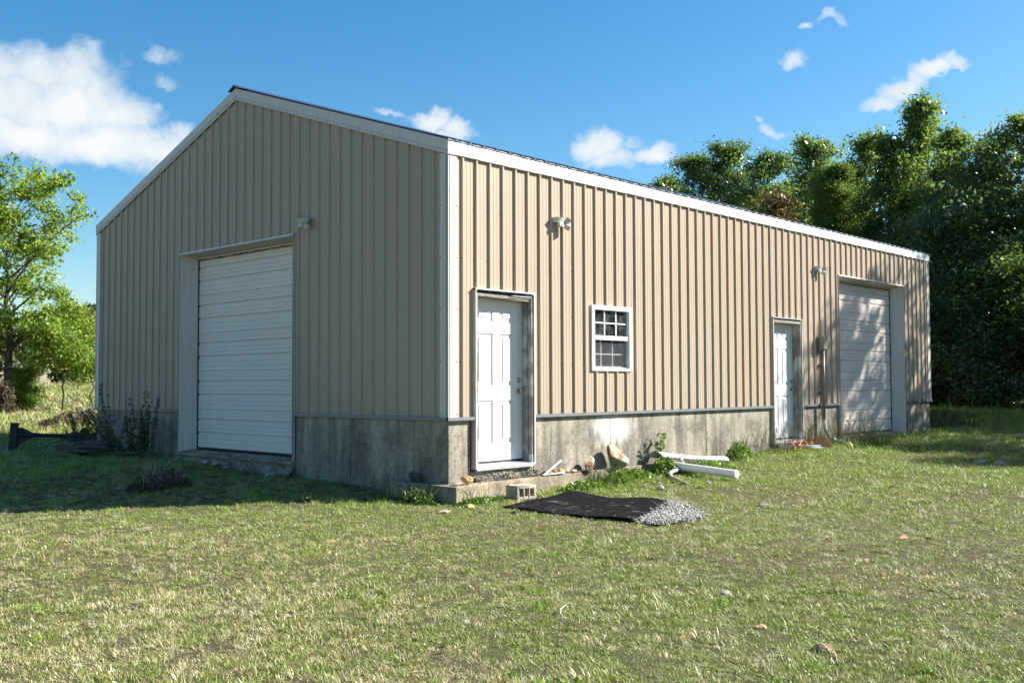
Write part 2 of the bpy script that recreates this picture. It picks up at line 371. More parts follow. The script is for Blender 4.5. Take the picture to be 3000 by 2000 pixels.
n1 = t.noise(.35, 4, .6); n2 = t.noise(2.2, 6, .7); n3 = t.noise(22, 6, .75); n4 = t.noise(90, 4, .8)
c = t.mix(t.ramp(n1, [(.4, 0), (.6, 1)]), (.15, .13, .06), (.12, .14, .045))
c = t.mix(t.ramp(n2, [(.46, 0), (.66, .7)]), c, (.17, .13, .08))
c = t.mix(t.ramp(n3, [(.48, 0), (.65, .6)]), c, (.36, .31, .22))
c = t.mix(t.ramp(n4, [(.38, .8), (.55, 0)]), c, (.05, .045, .025))
gd = t.n('ShaderNodeVectorMath', operation='DISTANCE'); t.l(t.pos, gd.inputs[0]); gd.inputs[1].default_value = (0, 0, 0)
far = t.ramp(t.math('DIVIDE', gd.outputs['Value'], 60.0), [(.45, 0), (.62, 1)])
fieldc = t.ramp(t.noise(.12, 4, .6), [(.4, (.20, .13, .065)), (.55, (.17, .16, .06)), (.7, (.24, .15, .085))])
c = t.mix(far, c, fieldc)
me.materials.append(t.bsdf(c, .95, 0, .1, t.math('ADD', n3, n4), 1.0, .03))
me.polygons.foreach_set('use_smooth', [True]*len(me.polygons))
go = bpy.data.objects.new('ground', me); COL.objects.link(go); go['kind'] = 'structure'; go['label'] = 'patchy dry lawn soil around the metal building'

# ================================================================ THE METAL BUILDING
L, Wd, H, HR = 14.63, 9.144, 3.078, 4.611
RIB = .2286
B = thing('metal_building', 'tan ribbed metal building with white trim on a stained concrete stem wall', 'building')
PROF = [(-.021, 0), (-.012, .025), (.012, .025), (.021, 0), (.070, 0), (.073, .0021), (.086, .0021), (.089, 0), (.135, 0), (.138, .0021), (.151, .0021), (.154, 0)]
RPROF = [(-.025, 0), (-.010, .021), (.010, .021), (.025, 0)]
def prof_pts(u0, u1, off, extra=(), PROF=PROF):
    pts = []
    k = int((u0-off)/RIB)-2
    while off+k*RIB < u1+RIB:
        for du, h in PROF: pts.append((off+k*RIB+du, h))
        k += 1
    pu = [p[0] for p in pts]; ph = [p[1] for p in pts]
    f = lambda u: float(np.interp(u, pu, ph))
    us = sorted(set([u0, u1]+[u for u in pu if u0 < u < u1]+[e for e in extra if u0 < e < u1]))
    return [(u, f(u)) for u in us]
def siding_panel(u0, u1, off, ztop, zbot, opens, mp, parent, name='siding_panel', mat='tan', extra=()):
    mb = MB(); ex = [e for o in opens for e in (o[0], o[1])]+list(extra)
    P = prof_pts(u0, u1, off, ex)
    for (ua, ha), (ub, hb) in zip(P, P[1:]):
        um = (ua+ub)/2; cuts = sorted((o[2], o[3]) for o in opens if o[0] <= um <= o[1])
        za = zbot; spans = []
        for c0, c1 in cuts:
            if c0 > za: spans.append((za, c0))
            za = max(za, c1)
        spans.append((za, None))
        for s0, s1 in spans:
            t0 = ztop(ua) if s1 is None else s1; t1 = ztop(ub) if s1 is None else s1
            if t0 <= s0: continue
            mb.quad(mp(ua, ha, s0), mp(ub, hb, s0), mp(ub, hb, t1), mp(ua, ha, t0))
    if mb.f: return mb.build(name, mat, parent, recalc=False)
longmap = lambda u, h, z: (u, -h, z)
gabmap = lambda u, h, z: (-h, u, z)
rearmap = lambda u, h, z: (u, Wd+h, z)
backmap = lambda u, h, z: (L+h, u, z)
OPL = [(.425, 1.435, -2, 1.50), (2.68, 3.49, .60, 1.41), (7.575, 8.575, -2, 1.49), (10.12, 13.16, -2, 2.405)]
OPG = [(3.09, 6.145, -2, 2.425)]
rake = lambda y: H+(HR-H)*(1-abs(y-Wd/2)/(Wd/2))
PW = RIB*4
u = 0
while u < L-.01:
    u1 = min(u+PW, L)
    siding_panel(u, u1, .222, lambda q: H+.05, 0.0, OPL, longmap, B)
    siding_panel(u, u1, .222, lambda q: H+.05, 0.0, [], rearmap, B)
    u = u1
u = 0; GOFF = Wd/2+.012
while u < Wd-.01:
    u1 = min(u+PW, Wd)
    siding_panel(u, u1, GOFF, lambda q: rake(q)+.05, 0.0, OPG, gabmap, B, extra=(Wd/2,))
    siding_panel(u, u1, GOFF, lambda q: rake(q)+.05, 0.0, [], backmap, B, extra=(Wd/2,))
    u = u1
# screws: rows of dark washers
mb = MB()
def screw(mp, u, z, h=0, r=.0088):
    c = [mp(u+r*math.cos(a), h+.0008, z+r*math.sin(a)) for a in np.linspace(0, 2*math.pi, 7)[:-1]]
    t_ = [mp(u+r*.55*math.cos(a), h+.006, z+r*.55*math.sin(a)) for a in np.linspace(0, 2*math.pi, 7)[:-1]]
    mb.add(c+t_, [(i, (i+1) % 6, 6+(i+1) % 6, 6+i) for i in range(6)]+[(6, 7, 8, 9, 10, 11)])
rs = random.Random(2)
ZR = [.035, .648, 1.26, 1.865, 2.475]
for k in range(-1, 63):
    for z in ZR:
        u = .222+k*RIB-.042+rs.uniform(-.004, .004); zz = z+rs.uniform(-.006, .006)
        if u < .14 or u > L-.14 or any(o[0]-.05 < u < o[1]+.05 and o[2]-.05 < zz < o[3]+.06 for o in OPL): continue
        screw(longmap, u, zz)
    u = .222+k*RIB-.042
    for o in OPL:
        if o[0] < u < o[1]: screw(longmap, u, o[3]+.05)
for k in range(-20, 20):
    for z in ZR+[3.05, 3.66, 4.2]:
        u = GOFF+k*RIB+.042; zz = z+rs.uniform(-.006, .006)
        if u < .14 or u > Wd-.14 or zz > rake(u)-.12 or any(o[0]-.05 < u < o[1]+.05 and o[2] < zz < o[3]+.06 for o in OPG): continue
        screw(gabmap, u, zz)
    u = GOFF+k*RIB+.042
    if OPG[0][0] < u < OPG[0][1]: screw(gabmap, u, OPG[0][3]+.05)
    u = GOFF+k*RIB
    if .1 < u < Wd-.1: screw(gabmap, u, rake(u)+.016, .034, .0075)
for z in ZR+[3.04]:
    screw(longmap, .112, z, .021); screw(gabmap, .112, z, .021); screw(gabmap, Wd-.112, z, .021); screw(longmap, L-.112, z, .021)
for k in range(0, 15): screw(longmap, .03+k*1.03, H+.028, .0305, .007)
for z in (.05, .11): screw(gabmap, Wd/2, HR+z, .034, .0075)
o = mb.build('screw_row', 'screwm', B, recalc=False); o['kind'] = 'stuff'

# corner trim (an L folded round the corner)
def corner(xs, ys, ox, oy):
    m = MB(); w = .128
    X0, Y0 = (0 if xs > 0 else L), (0 if ys > 0 else Wd)
    def pt(a, b, z): return (X0+xs*a, Y0+ys*b, z)
    t0 = .0205
    m.box(-t0, w, -t0, -t0+.003, -.002, H+.01, lambda a, b, z: pt(a, b, z))
    m.box(-t0, -t0+.003, -t0+.003, w, -.002, H+.01, lambda a, b, z: pt(a, b, z))
    m.box(w-.003, w, -t0+.003, 0, -.002, H+.01, lambda a, b, z: pt(a, b, z))
    m.box(-t0+.003, 0, w-.003, w, -.002, H+.01, lambda a, b, z: pt(a, b, z))
    return m.build('corner_trim', 'trim', B)
corner(1, 1, 0, 0); corner(-1, 1, 0, 0); corner(1, -1, 0, 0); corner(-1, -1, 0, 0)
# drip flashing at the foot of the sheets
def drip(a, b, mp):
    m = MB()
    m.box(a, b, -.01, .038, -.006, -.001, mp); m.box(a, b, .034, .038, -.038, -.006, mp); m.box(a, b, .030, .034, -.043, -.038, mp)
    return m.build('base_flashing', 'galv', B)
for a, b in ((-.038, .40), (1.462, 7.545), (8.60, 10.09), (13.20, L+.038)): drip(a, b, longmap)
for a, b in ((.0, 3.065), (6.175, Wd+.0)): drip(a, b, gabmap)
drip(0, L, rearmap); drip(0, Wd, backmap)
# eave trim, slightly oil-canned and scalloped where the roof ribs cross
FT = .166
def eave(mp, n=180):
    m = MB(); r_ = random.Random(8); cols = []
    for i in range(n+1):
        u_ = -.03+(L+.06)*i/n
        w = .006*math.sin(u_*7.3)+.004*math.sin(u_*17.1+1)+.003*math.sin(u_*31)
        top = H+FT-.007*(.5+.5*math.cos(2*math.pi*(u_-.1)/RIB))
        prof = [(.024, H-.012), (.031, H-.012), (.030, H+.006), (.032+.25*abs(w), H+.05), (.031+w*.6, H+.085), (.033+.2*abs(w), H+.12), (.030, top), (.010, top+.001)]
        cols.append([mp(u_, d, z) for d, z in prof])
    k = len(cols[0]); m.v = [p for c_ in cols for p in c_]
    m.f = [(i*k+j, (i+1)*k+j, (i+1)*k+j+1, i*k+j+1) for i in range(n) for j in range(k-1)]
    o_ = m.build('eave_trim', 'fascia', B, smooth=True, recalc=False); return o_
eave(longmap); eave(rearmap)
# rake trim on both gables, mitred at the ridge
for mp in (gabmap, backmap):
    for s in (0, 1):
        y0, y1 = (-.03, Wd/2) if s == 0 else (Wd/2, Wd+.03)
        m = MB()
        zr = lambda y: H+(HR-H)*(1-abs(y-Wd/2)/(Wd/2))
        sec = [(.020, -.004), (.034, -.004), (.034, .030), (.026, .034), (.026, .042), (.036, .046), (.036, .150), (.040, FT+.002), (-.05, FT+.002)]
        for ya, yb in ((y0, y1),):
            A = [mp(ya, d, zr(ya)+h) for d, h in sec]; Bp = [mp(yb, d, zr(yb)+h) for d, h in sec]
            k = len(sec); m.add(A+Bp, [(i, i+1, k+i+1, k+i) for i in range(k-1)]+[tuple(range(k))])
        m.build('rake_trim', 'trim', B)
# ribbed roof sheets and ridge cap
def roof(side):
    u_ = -.035
    while u_ < L+.03:
        u1 = min(u_+PW, L+.035); m = MB(); P = prof_pts(u_, u1, .10, (), RPROF)
        e = .042
        for (ua, ha), (ub, hb) in zip(P, P[1:]):
            ze, zr_ = H+FT+.004-e*.335, HR+FT+.004
            ye = -e if side == 0 else Wd+e
            m.quad((ua, ye, ze+ha), (ub, ye, ze+hb), (ub, Wd/2, zr_+hb), (ua, Wd/2, zr_+ha))
            m.quad((ua, ye, ze+ha-.008), (ub, ye, ze+hb-.008), (ub, ye, ze+hb), (ua, ye, ze+ha))
            m.quad((ua, ye, ze-.008), (ub, ye, ze-.008), (ub, ye, ze+hb-.008), (ua, ye, ze+ha-.008)) if max(ha, hb) > .006 else None
        m.build('roof_panel', 'roof', B, recalc=False); u_ = u1
roof(0); roof(1)
m = MB()
for s in (-1, 1):
    m.add([(-.07, Wd/2, HR+FT+.055), (L+.07, Wd/2, HR+FT+.055), (L+.07, Wd/2+s*.16, HR+FT+.03-.053), (-.07, Wd/2+s*.16, HR+FT+.03-.053),
           (-.07, Wd/2, HR+FT+.02), (-.07, Wd/2+s*.16, HR+FT-.045)], [(0, 1, 2, 3), (0, 3, 5, 4)])
m.build('ridge_cap', 'roof', B)

# concrete stem wall, one pour per formwork bay, rebated joints between
CB = -1.35; CT_ = -.040; CF = .012
def cwall(a, b, mp, zt=CT_, name='stem_wall_section', mat='conc', g0=.0055, g1=.0055):
    m = MB(); m.box(a+g0, b-g1, -.20, -CF, CB, zt, mp); return m.build(name, mat, B, bevel=.006 if g0 else 0)
cwall(.012, .362, longmap, g0=0)
for a, b in ((1.482, 3.06), (3.06, 5.49), (5.49, 7.53), (8.62, 10.085), (13.21, L-.012)): cwall(a, b, longmap)
cwall(.362, 1.482, longmap, -.655); cwall(7.53, 8.62, longmap, -.655); cwall(10.085, 13.21, longmap, -.655)
cwall(.2, .62, gabmap, g0=0)
for a, b in ((.62, 1.845), (1.845, 3.05), (6.19, 7.75), (7.75, Wd-.012)): cwall(a, b, gabmap)
cwall(3.05, 6.19, gabmap, -.665)
for i in range(6): cwall(.2+i*2.37, .2+(i+1)*2.37, rearmap)
for i in range(4): cwall(.2+i*2.18, .2+(i+1)*2.18, backmap)
m = MB(); m.box(.10, L-.2, .10, Wd-.2, -1.3, -.63); m.build('floor_slab', 'conc', B)
# spread footing that shows along the foot of the wall
m = MB(); top = [(-.165, .95), (-.165, -.30), (.6, -.215), (1.73, -.105), (2.9, -.075), (4.02, -.055), (4.15, .10), (.1, .10), (.1, .95)]
k = len(top); m.add([(x, y, -.772) for x, y in top]+[(x-.004, y-.006, -1.35) for x, y in top], [tuple(range(k))]+[(i, (i+1) % k, k+(i+1) % k, k+i) for i in range(k)])
fo = m.build('footing', 'ledge', B, bevel=.012)
m = MB(); top = [(4.3, -.06), (5.6, -.10), (6.8, -.07), (7.6, -.12), (7.7, .1), (4.3, .1)]; k = len(top)
m.add([(x, y, -.765) for x, y in top]+[(x, y, -1.3) for x, y in top], [tuple(range(k))]+[(i, (i+1) % k, k+(i+1) % k, k+i) for i in range(k)]); m.build('footing', 'ledge', B, bevel=.012)
def lumpy(x0, x1, d0, d1, z0, z1, mp, seed, nx=120, amp=.022, name='rough_grout'):
    rr_ = np.random.RandomState(seed); n2 = 9; m_ = MB(); N = rr_.normal(0, 1, (nx+1, n2)); N = N*.8+np.roll(N, 1, 0)*.3
    for i in range(nx+1):
        u_ = x0+(x1-x0)*i/nx
        for j in range(n2):
            f = j/(n2-1); d = d0+(d1-d0)*math.sin(f*math.pi/2+.15); z = z1+(z0-z1)*f
            m_.v.append(mp(u_, d+N[i, j]*amp*.5*(1 if 0 < j else .1), z+N[i, j]*amp*.35+(.012*math.sin(u_*9))*(1-f)))
    m_.f = [(i*n2+j, (i+1)*n2+j, (i+1)*n2+j+1, i*n2+j+1) for i in range(nx) for j in range(n2-1)]
    return m_.build(name, 'rough', B, recalc=False)
lumpy(.39, 1.50, .0, .075, -.775, -.69, longmap, 4)
lumpy(3.03, 6.2, .005, .11, -.86, -.735, gabmap, 6, 200, .03)
m = MB(); m.box(3.06, 6.17, .0, .05, -.70, -.664, gabmap); m.build('door_sill_lip', 'conc', B, bevel=.008)

# ---------------------------------------------------------------- walk-in doors
def man_door(x0, x1, zb, zt, broken, parent):
    D = .125
    wx0, wx1 = x0+.022, x1-.022
    m = MB()      # rough jamb box (weathered timber) round the opening is three boards
    d = bpy.data.objects.new('entry_door', None); COL.objects.link(d); d.parent = parent; d['label'] = 'white six panel steel door in weathered wooden frame'
    def sub(mb_, name, mat, **k): return mb_.build(name, mat, d, **k)
    # thin metal J trims on three sides
    m = MB(); m.box(x0, x0+.014, -.045, .0, zb-.02, zt-.012); m.box(x0-.006, x0, -.03, .03, zb-.02, zt-.012); sub(m, 'metal_trim', 'trim')
    m = MB(); m.box(x1-.018, x1+.004, -.045, .0, zb-.02, zt-.012); m.box(x1-.018, x1-.012, .0, .035, zb-.02, zt-.012); sub(m, 'metal_trim', 'trim')
    m = MB(); m.box(x0-.006, x1+.006, -.050, -.044, zt-.008, zt+.012); m.box(x0-.006, x1+.006, -.044, .03, zt+.008, zt+.012); sub(m, 'metal_trim', 'alu')
    # timber frame: outer brick-mould and stepped inner jamb
    m = MB(); m.box(x0+.014, x0+.05, -.030, .10, zb+.0, zt-.05); sub(m, 'jamb', 'wood', bevel=.002)
    m = MB(); m.box(x1-.052, x1-.018, -.030, .03, zb+.10, zt-.03); sub(m, 'jamb', 'wood', bevel=.003)
    m = MB(); m.box(x1-.052, x1-.018, -.031, .03, zb+.0, zb+.10); sub(m, 'jamb', 'alu', bevel=.002)
    m = MB(); m.box(x1-.060, x1-.024, .036, .20, zb+.0, zt-.05); sub(m, 'jamb', 'wood', bevel=.003)
    m = MB(); m.box(x0+.014, x1-.06, .02, .20, zt-.088, zt-.05); sub(m, 'head_jamb', 'woodh', bevel=.003)
    if broken:
        xm = x0+.56*(x1-x0)
        m = MB(); m.box(x0+.014, xm, -.026, .02, zt-.082, zt-.046); m.v = [(x, y, z-(.006 if x > xm-.01 else 0)) for x, y, z in m.v]; sub(m, 'head_board', 'woodh', bevel=.003)
        # splintered half that has split off and sags
        rr_ = random.Random(4); pts = []
        for j, (za, zb2, sx) in enumerate(((-.034, -.052, .03), (-.060, -.072, -.03), (-.080, -.098, -.02))):
            m = MB(); n_ = 8
            xs = [xm+sx+(x1-.03-xm-sx)*i/n_ for i in range(n_+1)]
            for i, xx in enumerate(xs):
                dz = -.004*i/n_+rr_.uniform(-.0035, .0035); taper = min(1, (i+.35)/2.0)
                cz = zt+(za+zb2)/2+dz; hh = (za-zb2)/2*taper
                m.v += [(xx, -.030+.01*j, cz+hh), (xx, -.030+.01*j, cz-hh), (xx, .005, cz-hh), (xx, .005, cz+hh)]
            for i in range(n_):
                for k_ in range(4): m.f.append((i*4+k_, i*4+(k_+1) % 4, (i+1)*4+(k_+1) % 4, (i+1)*4+k_))
            m.f += [(0, 1, 2, 3), (n_*4, n_*4+1, n_*4+2, n_*4+3)]
            sub(m, 'splintered_board', 'woodh')
    else:
        m = MB(); m.box(x0+.014, x1-.03, -.028, .02, zt-.082, zt-.035); sub(m, 'head_board', 'woodh', bevel=.003)
    m = MB(); m.box(x0+.01, x1-.015, -.005, .02, zt-.05, zt+.004); sub(m, 'gap_shade_strip', 'rubber')  # black strip put in as the shade of the gap under the head trim
    # sill
    m = MB(); m.add([(x0+.014, -.045, zb-.002), (x1-.018, -.045, zb-.002), (x1-.018, .17, zb+.030), (x0+.014, .17, zb+.030),
                     (x0+.014, -.045, zb-.045), (x1-.018, -.045, zb-.045), (x1-.018, .17, zb-.045), (x0+.014, .17, zb-.045)],
                    [(0, 1, 2, 3), (0, 4, 5, 1), (4, 7, 6, 5), (0, 3, 7, 4), (1, 5, 6, 2)]); sub(m, 'sill', 'alu', bevel=.003)
    m = MB(); m.box(x0+.05, x1-.06, D-.005, D+.03, zb+.028, zb+.045); sub(m, 'door_sweep', 'rubber')
    # slab with six raised panels
    a0, a1, b0, b1 = x0+.050, x1-.062, zb+.047, zt-.088
    w, h = a1-a0, b1-b0
    cx = [(.125, .435), (.565, .875)]; rz = [(.135, .395), (.475, .785), (.845, .95)]
    rz = [(.105, .372), (.460, .785), (.855, .948)]
    us = sorted({0, 1, *[q for c_ in cx for q in c_]}); vs = sorted({0, 1, *[q for c_ in rz for q in c_]})
    m = MB()
    for ua, ub in zip(us, us[1:]):
        for va, vb in zip(vs, vs[1:]):
            A, Bq, Cq, Dq = a0+ua*w, a0+ub*w, b0+va*h, b0+vb*h
            if (ua, ub) in cx and (va, vb) in rz:
                rings = [(0, 0), (.013, .017), (.026, .017), (.036, .010), (.048, .012), (.062, .002)]
                R_ = []
                for ins, dep in rings: R_.append([(A+ins, D+dep, Cq+ins), (Bq-ins, D+dep, Cq+ins), (Bq-ins, D+dep, Dq-ins), (A+ins, D+dep, Dq-ins)])
                o0 = len(m.v); m.v += [p for r_ in R_ for p in r_]
                for i in range(len(rings)-1):
                    for k_ in range(4): m.f.append((o0+i*4+k_, o0+i*4+(k_+1) % 4, o0+(i+1)*4+(k_+1) % 4, o0+(i+1)*4+k_))
                m.f.append(tuple(o0+(len(rings)-1)*4+k_ for k_ in range(4)))
            else: m.quad((A, D, Cq), (Bq, D, Cq), (Bq, D, Dq), (A, D, Dq))
    m.box(a0, a1, D+.012, D+.044, b0, b1); sub(m, 'door_slab', 'steeldoor', recalc=False)
    # knob and deadbolt
    kx = a1-.070
    def rosette(z, knob):
        q = MB(); q.tube([(kx, D, z), (kx, D-.006, z), (kx, D-.010, z)], [.034, .033, .026], 18)
        if knob:
            q.tube([(kx, D-.010, z), (kx, D-.028, z), (kx, D-.036, z), (kx, D-.050, z), (kx, D-.062, z), (kx, D-.066, z)], [.012, .012, .022, .029, .022, .008], 18)
        else:
            q.tube([(kx, D-.010, z), (kx, D-.024, z), (kx, D-.027, z)], [.021, .019, .010], 18)
        sub(q, 'door_knob' if knob else 'deadbolt', 'brass', smooth=True)
    rosette(zb+.895, True); rosette(zb+1.035, False)
    return d
man_door(.402, 1.458, -.600, 1.520, True, B)
d2 = man_door(7.553, 8.600, -.622, 1.505, False, B)

# ---------------------------------------------------------------- overhead doors
def overhead(u0, u1, zb, zt, mp, parent, right_reveal):
    D = .215
    d = bpy.data.objects.new('overhead_door', None); COL.objects.link(d); d.parent = parent; d['label'] = 'white ribbed sectional overhead door'
    def sub(mb_, name, mat, **k): return mb_.build(name, mat, d, **k)
    inw = lambda u_, dd, z: mp(u_, -dd, z)      # dd = depth inward
    nar = .10; stop = .055
    sec = (zt-.045-(zb+.035))/5; h0 = zb+.035
    a0, a1 = u0+.165, u1-.165
    prof = [(0, .012), (.010, 0), (.112, 0), (.120, .005), (.130, 0), (.232, 0), (.240, .005), (.250, 0), (.350, 0), (.362, .024), (.376, .024), (.412, 0), (.496, 0), (.504, .005), (.514, 0),
            (.596, 0), (.604, .005), (.614, 0), (.698, 0), (.710, .024), (.724, .024), (.760, 0), (.846, 0), (.854, .005), (.864, 0), (.926, 0), (.932, .004), (.94, 0), (.992, 0), (1.0, .012)]
    for i in range(5):
        m = MB(); pz = [(h0+(i+f)*sec, D+dp) for f, dp in prof]
        k = len(pz)
        m.add([inw(a0, dd, z) for z, dd in pz]+[inw(a1, dd, z) for z, dd in pz], [(j, j+1, k+j+1, k+j) for j in range(k-1)])
        m.box(a0, a1, D+.02, D+.05, h0+i*sec+.001, h0+(i+1)*sec-.001, inw)
        for zz in (.366, .720): m.box(a0-.018 if not right_reveal else a1, a0 if not right_reveal else a1+.018, D+.002, D+.02, h0+(i+zz-.03)*sec, h0+(i+zz+.03)*sec, inw)
        sub(m, 'door_section', 'ohdoor', recalc=False)
    # stop strips and reveal liners
    for s in (0, 1):
        e0, e1 = (u0+.10, u0+.158) if s == 0 else (u1-.158, u1-.10)
        m = MB(); m.box(e0, e1, D-.035, D+.0, zb+.0, zt-.03, inw); sub(m, 'stop_strip', 'trim', bevel=.003)
        e0, e1 = (u0+.012, u0+.10) if s == 0 else (u1-.10, u1-.012)
        # splayed liner from the outer edge back to the stop
        m = MB(); A = (u0+.004, -.038) if s == 0 else (u1-.004, -.038); Bq = (u0+.10, D-.03) if s == 0 else (u1-.10, D-.03); o_ = -.012 if s == 0 else .012
        P = [inw(A[0], A[1], zb-.04), inw(Bq[0], Bq[1], zb), inw(Bq[0], Bq[1], zt-.03), inw(A[0], A[1], zt)]
        Q = [inw(A[0]+o_, A[1], zb-.04), inw(Bq[0]+o_, Bq[1], zb), inw(Bq[0]+o_, Bq[1], zt-.03), inw(A[0]+o_, A[1], zt)]
        m.add(P+Q, [(0, 1, 2, 3), (4, 7, 6, 5), (0, 3, 7, 4), (0, 4, 5, 1), (2, 6, 7, 3)]); sub(m, 'reveal_liner', 'trim')
        m = MB(); e = u0 if s == 0 else u1; m.box(e-.008, e+.008, .038-.076, -.0, zb-.03, zt, inw); sub(m, 'metal_trim', 'trim')
        q0, q1 = (u0+.158, u0+.168) if s == 0 else (u1-.168, u1-.158)
        m = MB(); m.box(q0, q1, D-.015, D+.03, zb+.02, zt-.04, inw); sub(m, 'weather_seal', 'rubber')
    m = MB(); m.box(u0-.008, u1+.008, -.043, -.036, zt-.004, zt+.024, inw); m.box(u0, u1, -.036, .004, zt+.020, zt+.024, inw)
    P = [inw(u0, -.038, zt), inw(u1, -.038, zt), inw(u1-.1, D-.02, zt-.045), inw(u0+.1, D-.02, zt-.045)]
    m.add(P, [(0, 1, 2, 3)]); m.box(u0+.1, u1-.1, D-.02, D+.03, zt-.075, zt-.045, inw); sub(m, 'head_trim', 'trim')
    rr_ = random.Random(7); m = MB(); n_ = 60
    for i in range(n_+1):
        uu = u0+.15+(u1-u0-.3)*i/n_; z = zt-.075
        m.v += [inw(uu, D-.02, z+rr_.uniform(0, .012)), inw(uu, D-.03, z-rr_.uniform(.004, .02))]
    m.f = [(2*i, 2*i+2, 2*i+3, 2*i+1) for i in range(n_)]; sub(m, 'brush_seal', 'rubber', recalc=False)
    m = MB(); m.box(a0, a1, D-.004, D+.03, zb+.012, zb+.036, inw); sub(m, 'bottom_seal', 'rubber')
    return d
overhead(3.068, 6.168, -.625, 2.435, gabmap, B, True)
o2 = overhead(10.10, 13.18, -.640, 2.415, longmap, B, False)

# ---------------------------------------------------------------- single hung window
def window(parent):
    d = bpy.data.objects.new('window', None); COL.objects.link(d); d.parent = parent; d['label'] = 'white vinyl single hung window with grids'
    x0, x1, z0, z1 = 2.632, 3.530, .558, 1.452
    def sub(mb_, name, mat, **k): return mb_.build(name, mat, d, **k)
    def ring(a0, a1, c0, c1, w, y0, y1, name='window_frame', wb=None, wt=None, mat='vinyl', bevel=.003):
        wb = w if wb is None else wb; wt = w if wt is None else wt
        m = MB(); m.box(a0, a0+w, y0, y1, c0, c1); m.box(a1-w, a1, y0, y1, c0, c1)
        m.box(a0+w, a1-w, y0+.0005, y1, c0, c0+wb); m.box(a0+w, a1-w, y0+.0005, y1, c1-wt, c1); return sub(m, name, mat, bevel=bevel)
    ring(x0, x1, z0, z1, .058, -.030, -.001, wb=.03)
    ring(x0+.03, x1-.03, z0+.012, z1-.03, .032, -.001, .070)
    f0, f1 = x0+.062, x1-.062; zm = 1.012
    # upper sash (outer), lower sash set back behind a screen
    m = MB(); m.box(f0, f1, -.012, .030, zm-.030, zm+.028); sub(m, 'meeting_rail', 'vinyl', bevel=.003)
    m = MB(); m.box(f0, f1, .022, .026, zm+.028, z1-.055); sub(m, 'glass_pane', 'glass')
    for i in (1, 2):
        xx = f0+(f1-f0)*i/3; m = MB(); m.box(xx-.009, xx+.009, .010, .020, zm+.028, z1-.058); sub(m, 'muntin', 'vinyl')
    zz = (zm+.028+z1-.058)/2; m = MB(); m.box(f0, f1, .008, .018, zz-.009, zz+.009); sub(m, 'muntin', 'vinyl')
    m = MB(); m.box(f0, f1, .062, .066, z0+.05, zm-.03); sub(m, 'glass_pane', 'glass')
    for i in (1, 2):
        xx = f0-.035+(f1-f0)*i/3; m = MB(); m.box(xx-.009, xx+.009, .048, .058, z0+.04, zm-.03); sub(m, 'muntin', 'vinyl')
    zz = (z0+.04+zm-.03)/2; m = MB(); m.box(f0, f1-.06, .046, .056, zz-.009, zz+.009); sub(m, 'muntin', 'vinyl')
    m = MB(); m.box(f0, f1-.04, .040, .062, z0+.035, z0+.065); sub(m, 'bottom_rail', 'vinyl', bevel=.002)
    m = MB(); m.quad((f0, .022, z0+.035), (f1, .022, z0+.035), (f1, .022, zm-.03), (f0, .022, zm-.03)); sub(m, 'insect_screen', 'screen', recalc=False)
    return d
window(B)
# ================================================================ FIXTURES ON THE WALLS
def floodlight(label, mp, u, z, s, grp='motion floodlights on the walls'):
    # s=+1 lamps towards +u
    d = thing('floodlight', label, 'light', mp(u, 0, z)); d['group'] = grp
    def P(a, h, zz):
        b = mp(u+a*s*.8, h*.85, z+zz*.85); o_ = mp(u, 0, z); return tuple(q-r_ for q, r_ in zip(b, o_))
    m = MB(); m.tube([P(0, .0, -.03), P(0, .022, -.03)], [.062, .058], 20); m.build('wall_plate', 'fixture', d)
    m = MB(); m.box(-.03, .035, .02, .085, -.075, -.005, P); m.build('body', 'fixture', d, bevel=.006)
    m = MB(); n_ = 10; A = []      # curved hood
    for i in range(n_+1):
        f = -1+2*i/n_; a = f*.115; hh = .105+.022*(1-f*f)
        A += [P(a, hh, .047), P(a, hh-.030, -.030), P(a, .0+.02, .05)]
    m.add(A, [(3*i, 3*i+3, 3*i+4, 3*i+1) for i in range(n_)]+[(3*i, 3*i+2, 3*i+5, 3*i+3) for i in range(n_)])
    m.add([P(-.115, .105, .047), P(-.115, .075, -.03), P(-.115, .02, -.02), P(-.115, .02, .05), P(.115, .105, .047), P(.115, .075, -.03), P(.115, .02, -.02), P(.115, .02, .05)], [(0, 1, 2, 3), (4, 7, 6, 5)])
    o_ = m.build('sensor_hood', 'fixture', d, recalc=False)
    sm = o_.modifiers.new('t', 'SOLIDIFY'); sm.thickness = .003
    m = MB(); m.box(-.055, .055, .045, .120, -.092, -.028, P); m.build('motion_sensor', 'fixture', d, bevel=.01)
    m = MB(); m.tube([P(-.0, .120, -.062), P(0, .126, -.062)], [.014, .010], 12); m.build('sensor_lens', 'lens', d)
    m = MB(); m.tube([P(.10, .07, -.035), P(.135, .09, -.035), P(.150, .10, -.02)], .012, 8); m.tube([P(.12, .08, -.035), P(.140, .095, -.065)], .012, 8); m.build('lamp_arm', 'fixture', d)
    for dirv, c in (((.55, .35, .62), (.150, .10, .005)), ((.62, .55, -.42), (.150, .10, -.078))):
        v = Vector(dirv).normalized(); c = Vector(c)
        pts = [P(*(c-v*.040)), P(*(c-v*.032)), P(*(c+v*.01)), P(*(c+v*.050))]
        m = MB(); m.tube(pts, [.018, .032, .037, .041], 16, cap=True); h_ = m.build('lamp_head', 'fixture', d, smooth=False)
        m = MB(); m.tube([P(*(c+v*.050)), P(*(c+v*.054))], [.036, .034], 16); m.build('lens', 'lens', d)
    return d
floodlight('off-white twin floodlight above and left of the window', longmap, 1.925, 2.50, 1)
floodlight('off-white twin floodlight above the meter box near the shaded overhead door', longmap, 9.24, 2.47, 1)
floodlight('off-white twin floodlight at the top corner of the gable overhead door', gabmap, 2.82, 2.585, -1)
